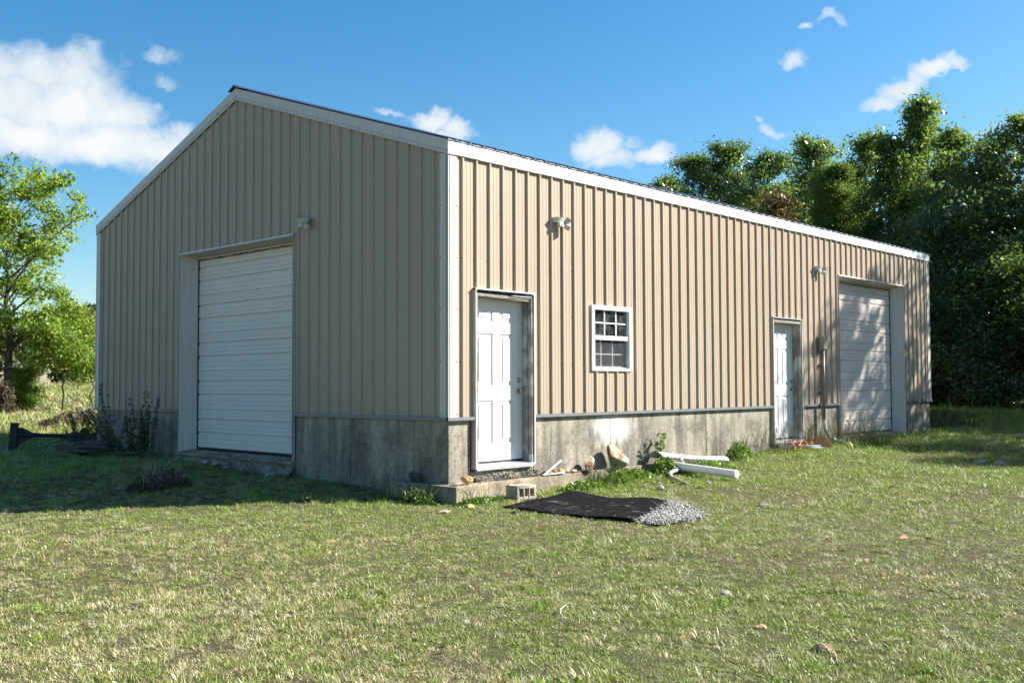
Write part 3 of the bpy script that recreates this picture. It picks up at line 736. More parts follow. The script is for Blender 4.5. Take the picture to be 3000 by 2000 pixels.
# disconnect box with its conduit
d = thing('electrical_box', 'grey brown electrical box with conduit running down the wall beside the shaded overhead door', 'utility box', (9.30, 0, .95))
m = MB(); m.add([(-.075, -.035, .30), (.075, -.035, .30), (.075, -.145, .285), (-.075, -.145, .285), (-.075, -.035, 0), (.075, -.035, 0), (.075, -.140, .045), (-.075, -.140, .045)],
                [(0, 1, 2, 3), (4, 7, 6, 5), (0, 4, 5, 1), (3, 2, 6, 7), (0, 3, 7, 4), (1, 5, 6, 2)]); m.build('box_cover', 'conduit', d, bevel=.006)
m = MB(); m.box(-.05, .05, -.035, .0, .03, .27); m.build('back_plate', 'conduit', d)
m = MB(); m.tube([(0, -.085, .02), (0, -.085, -1.28)], .031, 14); m.build('conduit_pipe', 'conduit', d, smooth=True)
for z in (-.25, -.75): 
    m = MB(); m.box(-.05, .05, -.095, -.01, z, z+.025); m.build('pipe_strap', 'galv', d)
m = MB(); m.tube([(.0, -.085, -1.24), (.015, -.09, -1.40), (.10, -.14, -1.55), (.17, -.22, -1.62)], .036, 14); m.build('elbow', 'pvc', d, smooth=True)
m = MB(); m.tube([(.15, -.20, -1.60), (.34, -.38, -1.69), (.52, -.55, -1.745)], .030, 12); m.build('drain_pipe', 'pvc', d, smooth=True)

# ================================================================ THINGS LYING ABOUT
def rock(name, label, loc, size, mat, seed, cat='rock', sub=2, group=None, rz=0, tilt=0, amp=.28, ang=.5, cut=.26):
    bm = bmesh.new(); bmesh.ops.create_icosphere(bm, subdivisions=sub, radius=.5)
    r_ = random.Random(seed); pl = [(Vector((r_.gauss(0, 1), r_.gauss(0, 1), r_.gauss(0, 1))).normalized(), r_.uniform(cut, .44)) for _ in range(9)]
    for v in bm.verts:
        c_ = v.co.copy()
        for n_, d_ in pl:
            e = c_.dot(n_)-d_
            if e > 0: c_ -= n_*e*.92
        c_ *= 1+amp*.25*(r_.random()-.5)
        v.co = c_
    me_ = bpy.data.meshes.new(name); bm.to_mesh(me_); bm.free(); me_.materials.append(MAT[mat])
    o_ = bpy.data.objects.new(name, me_); COL.objects.link(o_)
    o_.scale = (size[0]*1.15, size[1]*1.15, size[2]*1.15); o_.location = (loc[0], loc[1], loc[2]+size[2]*.45); o_.rotation_euler = (tilt, 0, rz)
    tag(o_, label, cat, group); return o_
LZ = -.770
rock('rock', 'large pale and rust banded rock leaning on the wall below the window', (2.99, -.13, LZ), (.45, .19, .34), 'rock', 12, sub=4, rz=-.15, amp=.22, cut=.17)
rock('rock', 'speckled oval rock left of the large banded rock', (2.47, -.10, LZ), (.21, .10, .20), 'rock', 7, sub=3, amp=.3, rz=.2)
rock('rock', 'rounded ochre rock at the left foot of the near door', (.155, -.14, LZ), (.145, .12, .115), 'rock_o', 31, sub=3, amp=.5)
rock('rock', 'small dark brown rock nearest the near door under the leaning white strip', (1.66, -.09, LZ), (.12, .07, .055), 'rock_b', 21, sub=3)
rock('rock', 'jagged brown rock with pale edge among the small ledge rocks', (1.80, -.055, LZ), (.10, .06, .10), 'rock_b', 23, sub=3)
rock('rock', 'tan rock in the middle of the small ledge rocks', (1.93, -.07, LZ), (.12, .07, .065), 'rock_o', 24, sub=3)
rock('rock', 'pale rock with green moss among the small ledge rocks', (2.03, -.065, LZ), (.11, .06, .075), 'rock', 25, sub=3)
rock('rock', 'orange brown rock at the right end of the small ledge rocks', (2.17, -.08, LZ), (.13, .07, .05), 'rock_b', 26, sub=3)
rock('rock', 'flat slab like stone lying beside the ochre rock', (-.03, -.17, LZ), (.16, .07, .035), 'rock', 41, sub=2)
rock('rock', 'dark lump standing in for a dark patch at the foot of the gable wall', (-.06, .52, LZ-.02), (.09, .22, .15), 'rock_d', 43, sub=3, cut=.15)  # lump added in place of an unclear dark patch by the wall
lawn = [((-.73, -.72), (.20, .10, .05), 'rock', 'long pale stone in the lawn left of the footing corner'), ((-.62, -1.15), (.08, .06, .07), 'rock_d', 'small dark stone in the grass before the footing corner'),
        ((-.40, -1.42), (.15, .10, .06), 'rock_d', 'flat dark stone in the grass left of the black mat'), ((-.25, -.62), (.2, .12, .07), 'rock_o', 'tan stone in the weeds under the footing edge'),
        ((-2.72, -1.44), (.16, .09, .04), 'rock_o', 'flat orange tan stone alone in the left lawn'), ((2.36, -1.30), (.13, .09, .08), 'rock', 'tan stone on the grass behind the black mat'),
        ((3.05, -1.55), (.10, .08, .07), 'rock_g', 'grey stone in front of the capped white pipe'), ((1.95, -2.95), (.12, .09, .07), 'rock_g', 'grey white stone on the lawn right of the gravel'),
        ((-3.05, -6.08), (.15, .10, .06), 'rock_b', 'flat grey brown stone at the lower right of the lawn'), ((-2.85, -5.60), (.08, .06, .05), 'rock_o', 'small orange stone beside the flat grey brown one'),
        ((-2.20, -4.98), (.10, .07, .05), 'rock_g', 'pale grey stone in the middle of the right lawn'), ((-.97, -5.5), (.07, .06, .05), 'rock', 'pale pebble at the right of the lawn'),
        ((8.37, -3.10), (.38, .2, .08), 'rock_g', 'long flat pale stone at the edge of the tree shade'), ((8.2, -3.45), (.22, .18, .11), 'rock_g', 'rounded grey stone at the right edge of the tree shade'),
        ((9.5, -2.3), (.18, .10, .07), 'rock', 'low pale stone in the shaded grass left of the flat one'), 
        ((-3.9, -4.3), (.07, .06, .04), 'rock_g', 'pale grey pebble at the centre of the near lawn'), ((1.2, -4.1), (.07, .05, .04), 'rock', 'pale pebble far right of the gravel')]
for i, ((x, y), s, mt, lb) in enumerate(lawn): rock('stone', lb, (x, y, gz(x, y)-.004-s[2]*.18), tuple(q*.85 for q in s), mt, 60+i, 'stone', 3, rz=i*1.3)
# hairline cracks running down the long stem wall
r_ = random.Random(9)
for x0_, z0_, z1_, w_ in ((1.83, -.05, -.72, .005), (4.66, -.06, -.42, .006), (6.35, -.30, -.72, .004), (1.80, -.22, -.60, .003)):
    m = MB(); n_ = 26; xx = x0_
    for i in range(n_+1):
        f = i/n_; xx += r_.uniform(-.006, .006); ww = w_*(.35+.65*math.sin(math.pi*min(1, f*.9+.1)))*r_.uniform(.6, 1.3)
        m.v += [(xx-ww/2, .0105, z0_+(z1_-z0_)*f), (xx+ww/2, .0105, z0_+(z1_-z0_)*f)]
    m.f = [(2*i, 2*i+1, 2*i+3, 2*i+2) for i in range(n_)]; m.build('wall_crack', 'rubber', B, recalc=False)
# broken white trim strips on the ledge
m = MB(); m.box(-.26, .26, -.012, .012, -.003, .0); m.box(-.26, .26, -.012, -.009, 0, .018); m.box(-.26, .26, .009, .012, 0, .018)
o = m.build('trim_offcut', 'pvc'); o.scale = (.75, .8, .8); o.location = (1.70, -.12, -.68); o.rotation_euler = (R(20), R(-25), .04); tag(o, 'thin white strip leaning upwards on the small ledge rocks', 'scrap')
m = MB(); m.box(-.22, .22, -.014, .014, -.004, .010); o = m.build('trim_offcut', 'pvc', bevel=.002); o.location = (1.72, -.115, -.757); o.rotation_euler = (0, 0, .04); tag(o, 'flat white strip lying on the ledge edge', 'scrap')
# rusty flat bar on the ledge
m = MB(); m.box(-.22, .22, -.018, .018, -.004, .006); o = m.build('rusty_bar', 'rust'); o.location = (2.28, -.075, -.762); tag(o, 'rusty flat bar lying on the ledge by the oval rock', 'metal bar')
# cinder block: cores lie level and open to the front
def cinder():
    w, dpt, h = .300, .200, .158; m = MB(); r_ = random.Random(3)
    xs = [0, .034, .098, .118, .182, .202, .266, w]; xs = [0, .032, .096, .116, .180, .200, .264, w]; zs = [0, .030, h-.030, h]
    front = []
    def jit(a): return a+r_.uniform(-.0035, .0035)
    for y in (0, dpt):
        for i in range(len(xs)-1):
            for j in range(3):
                if j == 1 and i in (1, 3, 5): continue
                m.quad((xs[i], y, zs[j]), (xs[i+1], y, zs[j]), (xs[i+1], y, zs[j+1]), (xs[i], y, zs[j+1]))
    for i in (1, 3, 5):
        a, b, c0, c1 = xs[i], xs[i+1], zs[1], zs[2]
        m.quad((a, 0, c0), (b, 0, c0), (b, dpt, c0), (a, dpt, c0)); m.quad((a, 0, c1), (b, 0, c1), (b, dpt, c1), (a, dpt, c1))
        m.quad((a, 0, c0), (a, dpt, c0), (a, dpt, c1), (a, 0, c1)); m.quad((b, 0, c0), (b, dpt, c0), (b, dpt, c1), (b, 0, c1))
    m.quad((0, 0, 0), (w, 0, 0), (w, dpt, 0), (0, dpt, 0)); m.quad((0, 0, h), (w, 0, h), (w, dpt, h), (0, dpt, h))
    m.quad((0, 0, 0), (0, dpt, 0), (0, dpt, h), (0, 0, h)); m.quad((w, 0, 0), (w, dpt, 0), (w, dpt, h), (w, 0, h))
    o_ = m.build('cinder_block', 'block', recalc=False)
    bm = bmesh.new(); bm.from_mesh(o_.data); bmesh.ops.remove_doubles(bm, verts=bm.verts, dist=1e-4)
    bmesh.ops.subdivide_edges(bm, edges=[e for e in bm.edges if e.calc_length() > .05], cuts=4, use_grid_fill=True)
    for v in bm.verts: v.co += Vector((r_.gauss(0, 1), r_.gauss(0, 1), r_.gauss(0, 1)))*.0014
    bm.to_mesh(o_.data); bm.free()
    b = o_.modifiers.new('bevel', 'BEVEL'); b.width = .005; b.segments = 2; b.limit_method = 'ANGLE'; b.angle_limit = R(40)
    o_.location = (.575, -.55, -.952); o_.rotation_euler = (R(-1.5), R(1), R(-5)); return tag(o_, 'grey three hole cinder block on its side before the concrete ledge', 'cinder block')
cinder()
# black rubber mat draped over the ground
def rubber_mat():
    from mathutils.geometry import tessellate_polygon
    out = [(-.14, -1.0), (.25, -.93), (.6, -.87), (1.0, -.84), (1.3, -.84), (1.27, -1.1), (1.27, -1.4), (1.34, -1.7), (1.32, -2.0), (1.26, -2.16), (1.08, -2.30), (.85, -2.43), (.58, -2.57), (.2, -2.65), (-.17, -2.72), (-.17, -2.3), (-.17, -1.9), (-.18, -1.45)]
    # resample outline evenly
    P = []
    for i in range(len(out)):
        a, b = Vector(out[i]), Vector(out[(i+1) % len(out)]); n_ = max(1, round((b-a).length/.06))
        for k in range(n_): P.append(a+(b-a)*k/n_)
    cen = sum(P, Vector((0, 0)))/len(P); rings = 24; m = MB(); n_ = len(P)
    def hz(x, y, edge): return gz(x, y)+.036+.008*math.sin(x*3.1+y*1.2)+.008*math.sin(y*4.3-x*2.0)+(.035*math.exp(-((x-1.2)**2+(y+.95)**2)/.06))+(.012*math.exp(-((x-1.3)**2+(y+1.7)**2)/.08))
    for lay in (0, 1):
        for r_ in range(rings+1):
            f = r_/rings
            for p_ in P:
                q_ = cen+(p_-cen)*f; m.v.append((q_.x, q_.y, hz(q_.x, q_.y, f)-(0 if lay == 0 else .016)))
    T = (rings+1)*n_
    for lay in (0, 1):
        for r_ in range(rings):
            for k in range(n_):
                a = lay*T+r_*n_+k; b = lay*T+r_*n_+(k+1) % n_; m.f.append((a, b, b+n_, a+n_))
    for k in range(n_): m.f.append((rings*n_+k, rings*n_+(k+1) % n_, T+rings*n_+(k+1) % n_, T+rings*n_+k))
    o_ = m.build('rubber_mat', 'mat', smooth=True, recalc=True); return tag(o_, 'large black rubber mat lying rumpled on the grass', 'mat'), P
RM, MATP = rubber_mat()
# gravel patch: heaped pale stones beside and under the mat
def pip(x, y, P):
    c_ = False; n_ = len(P)
    for i in range(n_):
        a, b = P[i], P[(i+1) % n_]
        if (a[1] > y) != (b[1] > y) and x < (b[0]-a[0])*(y-a[1])/(b[1]-a[1])+a[0]: c_ = not c_
    return c_
GRAV = [(-.10, -2.72), (-.16, -3.02), (.25, -3.16), (.60, -3.04), (.88, -2.80), (1.15, -2.52), (1.36, -2.24), (1.36, -2.0), (1.20, -2.1), (.85, -2.35), (.45, -2.58)]
m = MB(); r_ = random.Random(11); n_ = 0
ico = bmesh.new(); bmesh.ops.create_icosphere(ico, subdivisions=1, radius=1); ico.verts.ensure_lookup_table(); IV = [v.co.copy() for v in ico.verts]; IF = [tuple(v.index for v in f.verts) for f in ico.faces]; ico.free()
def pebble(m, x, y, z, s):
    a = r_.uniform(0, 6.28); sx, sy, sz = s*r_.uniform(.7, 1.3), s*r_.uniform(.6, 1.1), s*r_.uniform(.45, .8); rot = Matrix.Rotation(a, 3, 'Z') @ Matrix.Rotation(r_.uniform(-.5, .5), 3, 'X')
    m.add([rot @ Vector((v.x*sx*r_.uniform(.8, 1.15), v.y*sy*r_.uniform(.8, 1.15), v.z*sz)) + Vector((x, y, z)) for v in IV], IF)
gp = [(x, y, gz(x, y)+.018) for x, y in GRAV]; m.add(gp+[(.75, -2.62, gz(.75, -2.62)+.035)], [(i, (i+1) % len(gp), len(gp)) for i in range(len(gp))])
while n_ < 2100:
    x, y = r_.uniform(-.2, 1.75), r_.uniform(-3.2, -1.8)
    if not pip(x+r_.gauss(0, .05), y+r_.gauss(0, .05), GRAV): continue
    pebble(m, x, y, gz(x, y)+r_.uniform(.015, .045), r_.uniform(.008, .019)); n_ += 1
for _ in range(130):      # spill near the block and under the mat's near edge
    x, y = (r_.gauss(1.0, .22), r_.gauss(-.76, .05)) if r_.random() < .7 else (r_.gauss(-.2, .04), r_.uniform(-2.6, -1.2)); pebble(m, x, y, gz(x, y)+.010, r_.uniform(.005, .010))
t = NT('pale_gravel'); f = t.noise(30, 2); c = t.ramp(f, [(.3, (.22, .20, .17)), (.5, (.40, .375, .33)), (.7, (.56, .53, .48))])
MAT['gravel'] = t.bsdf(c, .85, 0, .2, t.noise(150, 3), .6, .003)
o = m.build('gravel', 'gravel', recalc=False); o['kind'] = 'stuff'; o['label'] = 'pale grey gravel beside the black mat'; o['category'] = 'gravel'
# pipes
d = thing('pvc_pipe', 'white plastic pipe with a closed end cap lying in the grass', 'pipe', (0, 0, 0))
a, b = Vector((3.93, -.30, -.765)), Vector((3.72, -1.56, gz(3.72, -1.56)+.085)); m = MB(); m.tube([a, a.lerp(b, .5), b], .057, 24); m.build('pipe', 'pvc', d, smooth=False)
dv = (b-a).normalized(); m = MB(); m.tube([b-dv*.02, b+dv*.005], [.0595, .0595], 24); m.build('pipe_rim', 'pvc', d)
m = MB(); m.tube([b+dv*.0055, b+dv*.010, b+dv*.014], [.054, .053, .044], 24); m.build('end_cap', 'pvc', d)
d.location = (0, 0, 0)
for ch in d.children:
    for p_ in ch.data.polygons: p_.use_smooth = False
m = MB(); a, b = Vector((3.90, -.14, -.665)), Vector((5.28, -.44, gz(5.28, -.44)+.06)); n_ = 22
for i in range(n_+1):
    f = i/n_; c_ = a.lerp(b, f); c_.z += -.012*math.sin(f*math.pi)*1.5; w = .100*(1-.25*f)
    for k in range(7):
        th = math.pi*(k/6)*1.05-.1; m.v.append((c_.x+.18*w*math.cos(th), c_.y-w*math.cos(th), c_.z+w*.85*math.sin(th)))
m.f = [(i*7+k, (i+1)*7+k, (i+1)*7+k+1, i*7+k+1) for i in range(n_) for k in range(6)]
o = m.build('weathered_gutter', 'oldwhite', smooth=True, recalc=False); s_ = o.modifiers.new('t', 'SOLIDIFY'); s_.thickness = .006; tag(o, 'weathered white half round gutter propped on the end of the ledge', 'gutter')
# white bits by the far door
d = thing('scrap_trim', 'white L shaped piece of trim lying in the grass before the far door', 'scrap', (7.55, -.50, gz(7.55, -.5)+.07)); m = MB(); m.box(-.35, .36, -.02, .02, 0, .035); m.box(.20, .36, -.16, .02, -.02, .0); m.build('strip', 'pvc', d); d.rotation_euler = (0, 0, R(-42))
m = MB(); m.add([(-.17, 0, 0), (.17, 0, 0), (.14, .02, .12), (.05, .035, .22), (-.14, .03, .21), (-.17, .05, 0), (.17, .05, 0), (.14, .07, .12), (.05, .085, .22), (-.14, .08, .21)], [(0, 1, 2, 3, 4), (5, 9, 8, 7, 6), (0, 5, 6, 1), (1, 6, 7, 2), (2, 7, 8, 3), (3, 8, 9, 4), (4, 9, 5, 0)])
o = m.build('stone_slab', 'redstone', bevel=.004); o.location = (8.35, -.55, gz(8.35, -.55)-.01); o.rotation_euler = (-.2, 0, R(-40)); tag(o, 'red brown broken stone slab standing under the conduit', 'stone')
# crooked bleached stick
pts = [(4.12, -.42, -.70), (4.06, -.50, -.755), (3.93, -.58, -.79), (3.72, -.62, -.82), (3.50, -.66, -.84), (3.25, -.86, -.855), (2.98, -1.16, -.865), (2.80, -1.42, -.875)]
pp_ = []
for i in range(len(pts)-1):
    for k in range(4): pp_.append(Vector(pts[i]).lerp(Vector(pts[i+1]), k/4)+Vector((random.Random(i*7+k).uniform(-.008, .008),)*3))
m = MB(); m.tube(pp_, [.036-.020*i/len(pp_) for i in range(len(pp_))], 8); o = m.build('crooked_stick', 'stick', smooth=True); tag(o, 'crooked bleached stick lying below the white pipes', 'stick')
for i, (x, y, a_, l_, lb) in enumerate([(-3.4, -4.6, .6, .10, 'short pale twig in the middle of the near lawn'), (-5.2, .1, 1.2, .16, 'thin pale twig in the left lawn'), (.3, -1.15-.45, 2.0, .0, '')][:2]):
    m = MB(); m.tube([(-l_, 0, 0), (0, .01, .006), (l_, -.01, .012)], [.004, .005, .003], 6); o = m.build('twig', 'stick'); o.location = (x, y, gz(x, y)+.03); o.rotation_euler = (0, 0, a_); tag(o, lb, 'twig')
# steel bale spear standing left of the building
px_, py_ = -1.45, 9.0; g0 = gz(px_, py_)
d = thing('bale_spear', 'black steel bale spear on a broad upright beyond the building corner', 'bale spear', (px_, py_, g0-.05), R(-38)); d.scale = (.95, .9, .9)
m = MB(); m.add([(-.085, -.05, 0), (.055, -.05, 0), (.075, -.05, .46), (.075, -.05, .62), (-.045, -.05, .62), (-.055, -.05, .46), (-.085, .05, 0), (.055, .05, 0), (.075, .05, .46), (.075, .05, .62), (-.045, .05, .62), (-.055, .05, .46)],
    [(0, 1, 2, 3, 4, 5), (6, 11, 10, 9, 8, 7), (0, 6, 7, 1), (1, 7, 8, 2), (2, 8, 9, 3), (3, 9, 10, 4), (4, 10, 11, 5), (5, 11, 6, 0)]); m.build('upright', 'black_steel', d, bevel=.006)
m = MB(); m.add([(.075, -.012, .53), (.14, -.012, .53), (.36, -.012, .405), (.36, -.012, .36), (.20, -.012, .28), (.06, -.012, .19), (.075, .012, .53), (.14, .012, .53), (.36, .012, .405), (.36, .012, .36), (.20, .012, .28), (.06, .012, .19)],
    [(0, 1, 2, 3, 4, 5), (6, 11, 10, 9, 8, 7), (0, 6, 7, 1), (1, 7, 8, 2), (2, 8, 9, 3), (3, 9, 10, 4), (4, 10, 11, 5)]); m.build('gusset_plate', 'black_steel', d)
m = MB(); m.tube([(.06, 0, .40), (.32, 0, .39), (.42, 0, .385), (1.0, 0, .365), (1.12, 0, .360), (1.22, 0, .357)], [.048, .048, .033, .030, .024, .004], 12); m.build('spear', 'black_steel', d)
# dark old planks stacked at the far end of the gable wall
t = NT('dark_rotting_plank'); f = t.noise(8, 5, .7, t.mapped((4, .6, 6))); MAT['plank'] = t.bsdf(t.ramp(f, [(.35, (.03, .028, .027)), (.65, (.12, .115, .11))]), .9, 0, .2, f, .6, .01)
for i, (x, y, z, a_, w_, l_, lb) in enumerate([(-.55, 8.1, .16, 1.50, .09, 1.25, 'topmost dark rotting plank against the far end of the gable wall'), (-.70, 8.0, .10, 1.66, .10, 1.15, 'second dark plank down in the weedy pile by the gable wall'),
        (-.90, 7.9, .045, 1.45, .10, 1.2, 'lowest plank at the outer edge of the weedy pile'), (-.62, 7.2, .05, 1.9, .08, .9, 'short dark plank at the near end of the weedy pile')]):
    m = MB(); m.box(-l_/1.4, l_/1.4, -w_, w_, -.02, .02); o = m.build('plank', 'plank', bevel=.003); o.location = (x, y, gz(x, y)+z); o.rotation_euler = (R(3*i-4), R(2), a_); tag(o, lb, 'plank')
# leaning wire hoop in the shade
m = MB(); P = [(math.cos(a_)*.42, 0, math.sin(a_)*.30) for a_ in np.linspace(-.1, math.pi+.1, 18)]; m.tube(P, .005, 5); o = m.build('wire_hoop', 'black_steel'); o.location = (-1.25, 7.35, gz(-1.25, 7.35)-.02); o.rotation_euler = (0, 0, R(-45)); tag(o, 'thin dark wire hoop arched over the shaded grass', 'wire')
# debris under the gable overhead door
for i, (x, y, s, mt, lb) in enumerate([(-.26, 3.25, (.16, .10, .06), 'rock_g', 'pale chunk at the right foot of the gable overhead door'), (-.20, 4.75, (.13, .09, .07), 'rock_g', 'pale broken chunk in the middle under the gable overhead door'),
        (-.26, 4.95, (.14, .10, .06), 'rock', 'tan chunk left of the pale one under the gable overhead door'), (-.22, 4.45, (.09, .07, .04), 'rock_g', 'small pale chip under the gable overhead door'),
        (-1.2, 3.9, (.10, .07, .04), 'rock_g', 'pale stone in the shaded grass before the gable door'), (-1.6, 6.9, (.10, .06, .03), 'rock_g', 'small white stone in the shaded grass near the spear tip')]):
    rock('debris', lb, (x, y, gz(x, y)+.02), s, mt, 90+i, 'debris', 2)
# fence post far left with a thin rusty stake
# ================================================================ VEGETATION
def leaf_mat(name, stops, rough=.38, trans=.35, tcol=(.30, .42, .04), nscale=.8, spec=.6, hue_amt=1.0):
    t = NT(name); lv = t.attr('lv'); n_ = t.noise(nscale, 3)
    f = t.math('ADD', t.math('MULTIPLY', lv, .62), t.math('MULTIPLY_ADD', n_, 1.3, -.46)); f = t.math('ADD', f, t.math('MULTIPLY_ADD', t.rnd(), .16, -.08), clamp=True)
    c = t.ramp(f, stops)
    tc_ = t.mix(.6, c, tcol)
    return t.bsdf(c, rough, 0, spec, trans=trans, transcol=tc_)
MAT['leaf_oak'] = leaf_mat('dark_oak_leaf', [(.0, (.028, .066, .028)), (.45, (.055, .105, .034)), (.75, (.105, .16, .036)), (.93, (.13, .14, .03)), (1, (.20, .10, .03))], .33, .45, (.22, .36, .04), spec=1.0)
MAT['leaf_oak2'] = leaf_mat('green_oak_leaf', [(.0, (.038, .082, .026)), (.4, (.075, .14, .032)), (.7, (.15, .21, .04)), (.92, (.20, .19, .04)), (1, (.26, .12, .03))], .33, .48, (.30, .44, .045), spec=1.0)
MAT['leaf_red'] = leaf_mat('rusty_autumn_leaf', [(.0, (.05, .08, .02)), (.4, (.12, .13, .03)), (.7, (.24, .17, .04)), (1, (.20, .06, .03))], .4, .35, (.35, .22, .05))
MAT['leaf_cedar'] = leaf_mat('cedar_foliage', [(.0, (.045, .09, .022)), (.6, (.09, .15, .03)), (1, (.17, .20, .045))], .6, .40, (.3, .42, .05), spec=.2)
MAT['leaf_yel'] = leaf_mat('yellowing_oak_leaf', [(.0, (.05, .12, .025)), (.45, (.10, .20, .03)), (.72, (.20, .29, .045)), (.92, (.42, .42, .09)), (1, (.32, .15, .04))], .42, .55, (.48, .60, .06), nscale=1.6, spec=.4)
MAT['leaf_far'] = leaf_mat('distant_leaf', [(.0, (.045, .07, .025)), (.6, (.10, .125, .04)), (1, (.18, .15, .06))], .6, .25, (.25, .3, .06), nscale=.3)
MAT['leaf_brown'] = leaf_mat('dry_brown_leaf', [(.0, (.035, .025, .015)), (.5, (.075, .055, .028)), (1, (.15, .10, .05))], .7, .2, (.3, .15, .06))
MAT['weed'] = leaf_mat('weed_leaf', [(.0, (.035, .085, .015)), (.5, (.075, .15, .02)), (1, (.16, .22, .04))], .4, .4, (.3, .5, .04), nscale=6)
MAT['darkweed'] = leaf_mat('dark_weed_leaf', [(.0, (.03, .05, .02)), (.6, (.06, .085, .03)), (1, (.12, .12, .05))], .6, .25, (.2, .3, .06), nscale=6)

def mesh_np(name, V, F, mat, lv=None, parent=None, smooth=False):
    me_ = bpy.data.meshes.new(name); nv, nf, k = len(V), len(F), F.shape[1]
    me_.vertices.add(nv); me_.vertices.foreach_set('co', V.astype(np.float32).ravel())
    me_.loops.add(nf*k); me_.loops.foreach_set('vertex_index', F.astype(np.int32).ravel())
    me_.polygons.add(nf); me_.polygons.foreach_set('loop_start', np.arange(0, nf*k, k, dtype=np.int32))
    me_.update(calc_edges=True)
    if lv is not None:
        a = me_.attributes.new('lv', 'FLOAT', 'POINT'); a.data.foreach_set('value', lv.astype(np.float32))
    me_.materials.append(MAT[mat])
    return me_
def norm(a): return a/np.maximum(np.linalg.norm(a, axis=-1, keepdims=True), 1e-9)
def leaves_mesh(name, C_, N_, size, mat, rs_, elong=1.5, lobed=True, spread=.35):
    n = len(C_); nrm = norm(N_+rs_.normal(0, .75, (n, 3)))
    t1 = norm(np.cross(nrm, rs_.normal(0, 1, (n, 3)))); t1 = norm(t1-np.array([0, 0, .35])); nrm = norm(nrm-t1*(nrm*t1).sum(-1, keepdims=True)); t2 = np.cross(nrm, t1)
    s = size*rs_.uniform(.6, 1.25, (n, 1))
    if lobed: prof = [(-.5, 0), (-.16, .20), (-.02, .12), (.16, .36), (.5, .02), (.12, -.36), (-.04, -.12), (-.2, -.22)]
    else: prof = [(-.5, 0), (-.1, .24), (.5, 0), (-.1, -.24)]
    k = len(prof); V = np.zeros((n, k, 3))
    cur = rs_.uniform(-.25, .5, (n, 1))
    for i, (a, b) in enumerate(prof): V[:, i] = C_+t1*s*a*elong/1.5*1.3+t2*s*b*1.1+nrm*s*(cur*(a*a)*.8+abs(b)*.35)
    F = np.arange(n*k).reshape(n, k); lv = np.repeat(rs_.uniform(0, 1, n), k)
    return mesh_np(name, V.reshape(-1, 3), F, mat, lv)
def branch_path(p0, d0, length, rs_, n=5, up_=.15, wob=.12):
    P = [np.array(p0, float)]; d = np.array(d0, float)
    for i in range(n):
        d = d+np.array([0, 0, up_/n])+rs_.normal(0, wob/n*2, 3); d /= np.linalg.norm(d); P.append(P[-1]+d*length/n)
    return P
def tree_meshes(name, seed, H_, Rm, base, n_limb, lpc, lsize, mat, trunk_r, envelope, droop=.1, lobed=True, clump=.40, sub=4, trunk_top=.93, updir=.35, shell=.35, lean=0):
    rs_ = np.random.RandomState(seed); mb_ = MB(); cl = []
    tp = [np.array([0, 0, -.25])]; nseg = 9
    for i in range(1, nseg+1): tp.append(np.array([rs_.normal(0, .035)*i**.5+lean*i/nseg, rs_.normal(0, .035)*i**.5, H_*trunk_top*i/nseg]))
    mb_.tube([tuple(p) for p in tp], [trunk_r*(1-.88*i/nseg)*(1.25 if i == 0 else 1) for i in range(nseg+1)], 8)
    tz = np.array([p[2] for p in tp]); tx = np.array([p[0] for p in tp]); ty = np.array([p[1] for p in tp])
    for i in range(n_limb):
        f = (i+rs_.uniform(0, .9))/n_limb; z = base*H_+(H_*.97-base*H_)*f; z = min(z, H_*trunk_top*.99)
        az = i*2.39996+rs_.normal(0, .35); Rr = Rm*envelope(f)*rs_.uniform(.55, 1.3)
        p0 = (np.interp(z, tz, tx), np.interp(z, tz, ty), z)
        ev = updir+.9*f*f
        d = np.array([math.cos(az), math.sin(az), ev]); d /= np.linalg.norm(d)
        P = branch_path(p0, d, Rr*math.sqrt(1+ev*ev*.5), rs_, 6, -droop*2, .25); r0 = trunk_r*.42*(1-.75*f)
        mb_.tube([tuple(p) for p in P], [max(.006, r0*(1-.85*k/6)) for k in range(7)], 5, cap=False)
        for k in range(2, 7):
            if k >= 6*shell: cl.append((P[k], P[k]-np.array([tx[0], ty[0], z*.75+H_*.1])))
        for j in range(sub):
            k = rs_.randint(2, 6); q = P[k]; dd = norm(P[k]-P[k-1]+rs_.normal(0, .55, 3)); ll = Rr*rs_.uniform(.25, .5)
            Q = branch_path(q, dd, ll, rs_, 4, .1, .4); mb_.tube([tuple(p) for p in Q], [max(.004, r0*.4*(1-.8*m_/4)) for m_ in range(5)], 4, cap=False)
            for m_ in (2, 3, 4): cl.append((Q[m_], Q[m_]-np.array([0, 0, z*.75+H_*.1])))
    C_ = []; N_ = []
    for c_, nr in cl:
        kk = int(lpc*rs_.uniform(.45, 1.4)); sc = clump*rs_.uniform(.6, 1.3)
        g = rs_.normal(0, 1, (kk, 3))*np.array([sc, sc, sc*.62])*.55; C_.append(c_+g); N_.append(np.repeat([norm(np.array(nr))+np.array([0, 0, .7])], kk, 0)+g*.5)
    C_ = np.concatenate(C_); N_ = np.concatenate(N_); keep = C_[:, 2] > .12; C_, N_ = C_[keep], N_[keep]
    crown = leaves_mesh(name+'_crown', C_, norm(N_), lsize, mat, rs_, lobed=lobed)
    tm = bpy.data.meshes.new(name+'_trunk'); tm.from_pydata(mb_.v, [], mb_.f); tm.materials.append(MAT['bark']); tm.polygons.foreach_set('use_smooth', [True]*len(tm.polygons))
    return tm, crown
env_round = lambda f: (.80+.25*math.sin(math.pi*f*1.6)) if f < .5 else max(.13, .95-(f-.5)*1.62)
env_cone = lambda f: max(.10, 1-.9*f)
env_bush = lambda f: 1-.35*f
TM = {}
def proto(key, *a, **k): TM[key] = tree_meshes(key, *a, **k)
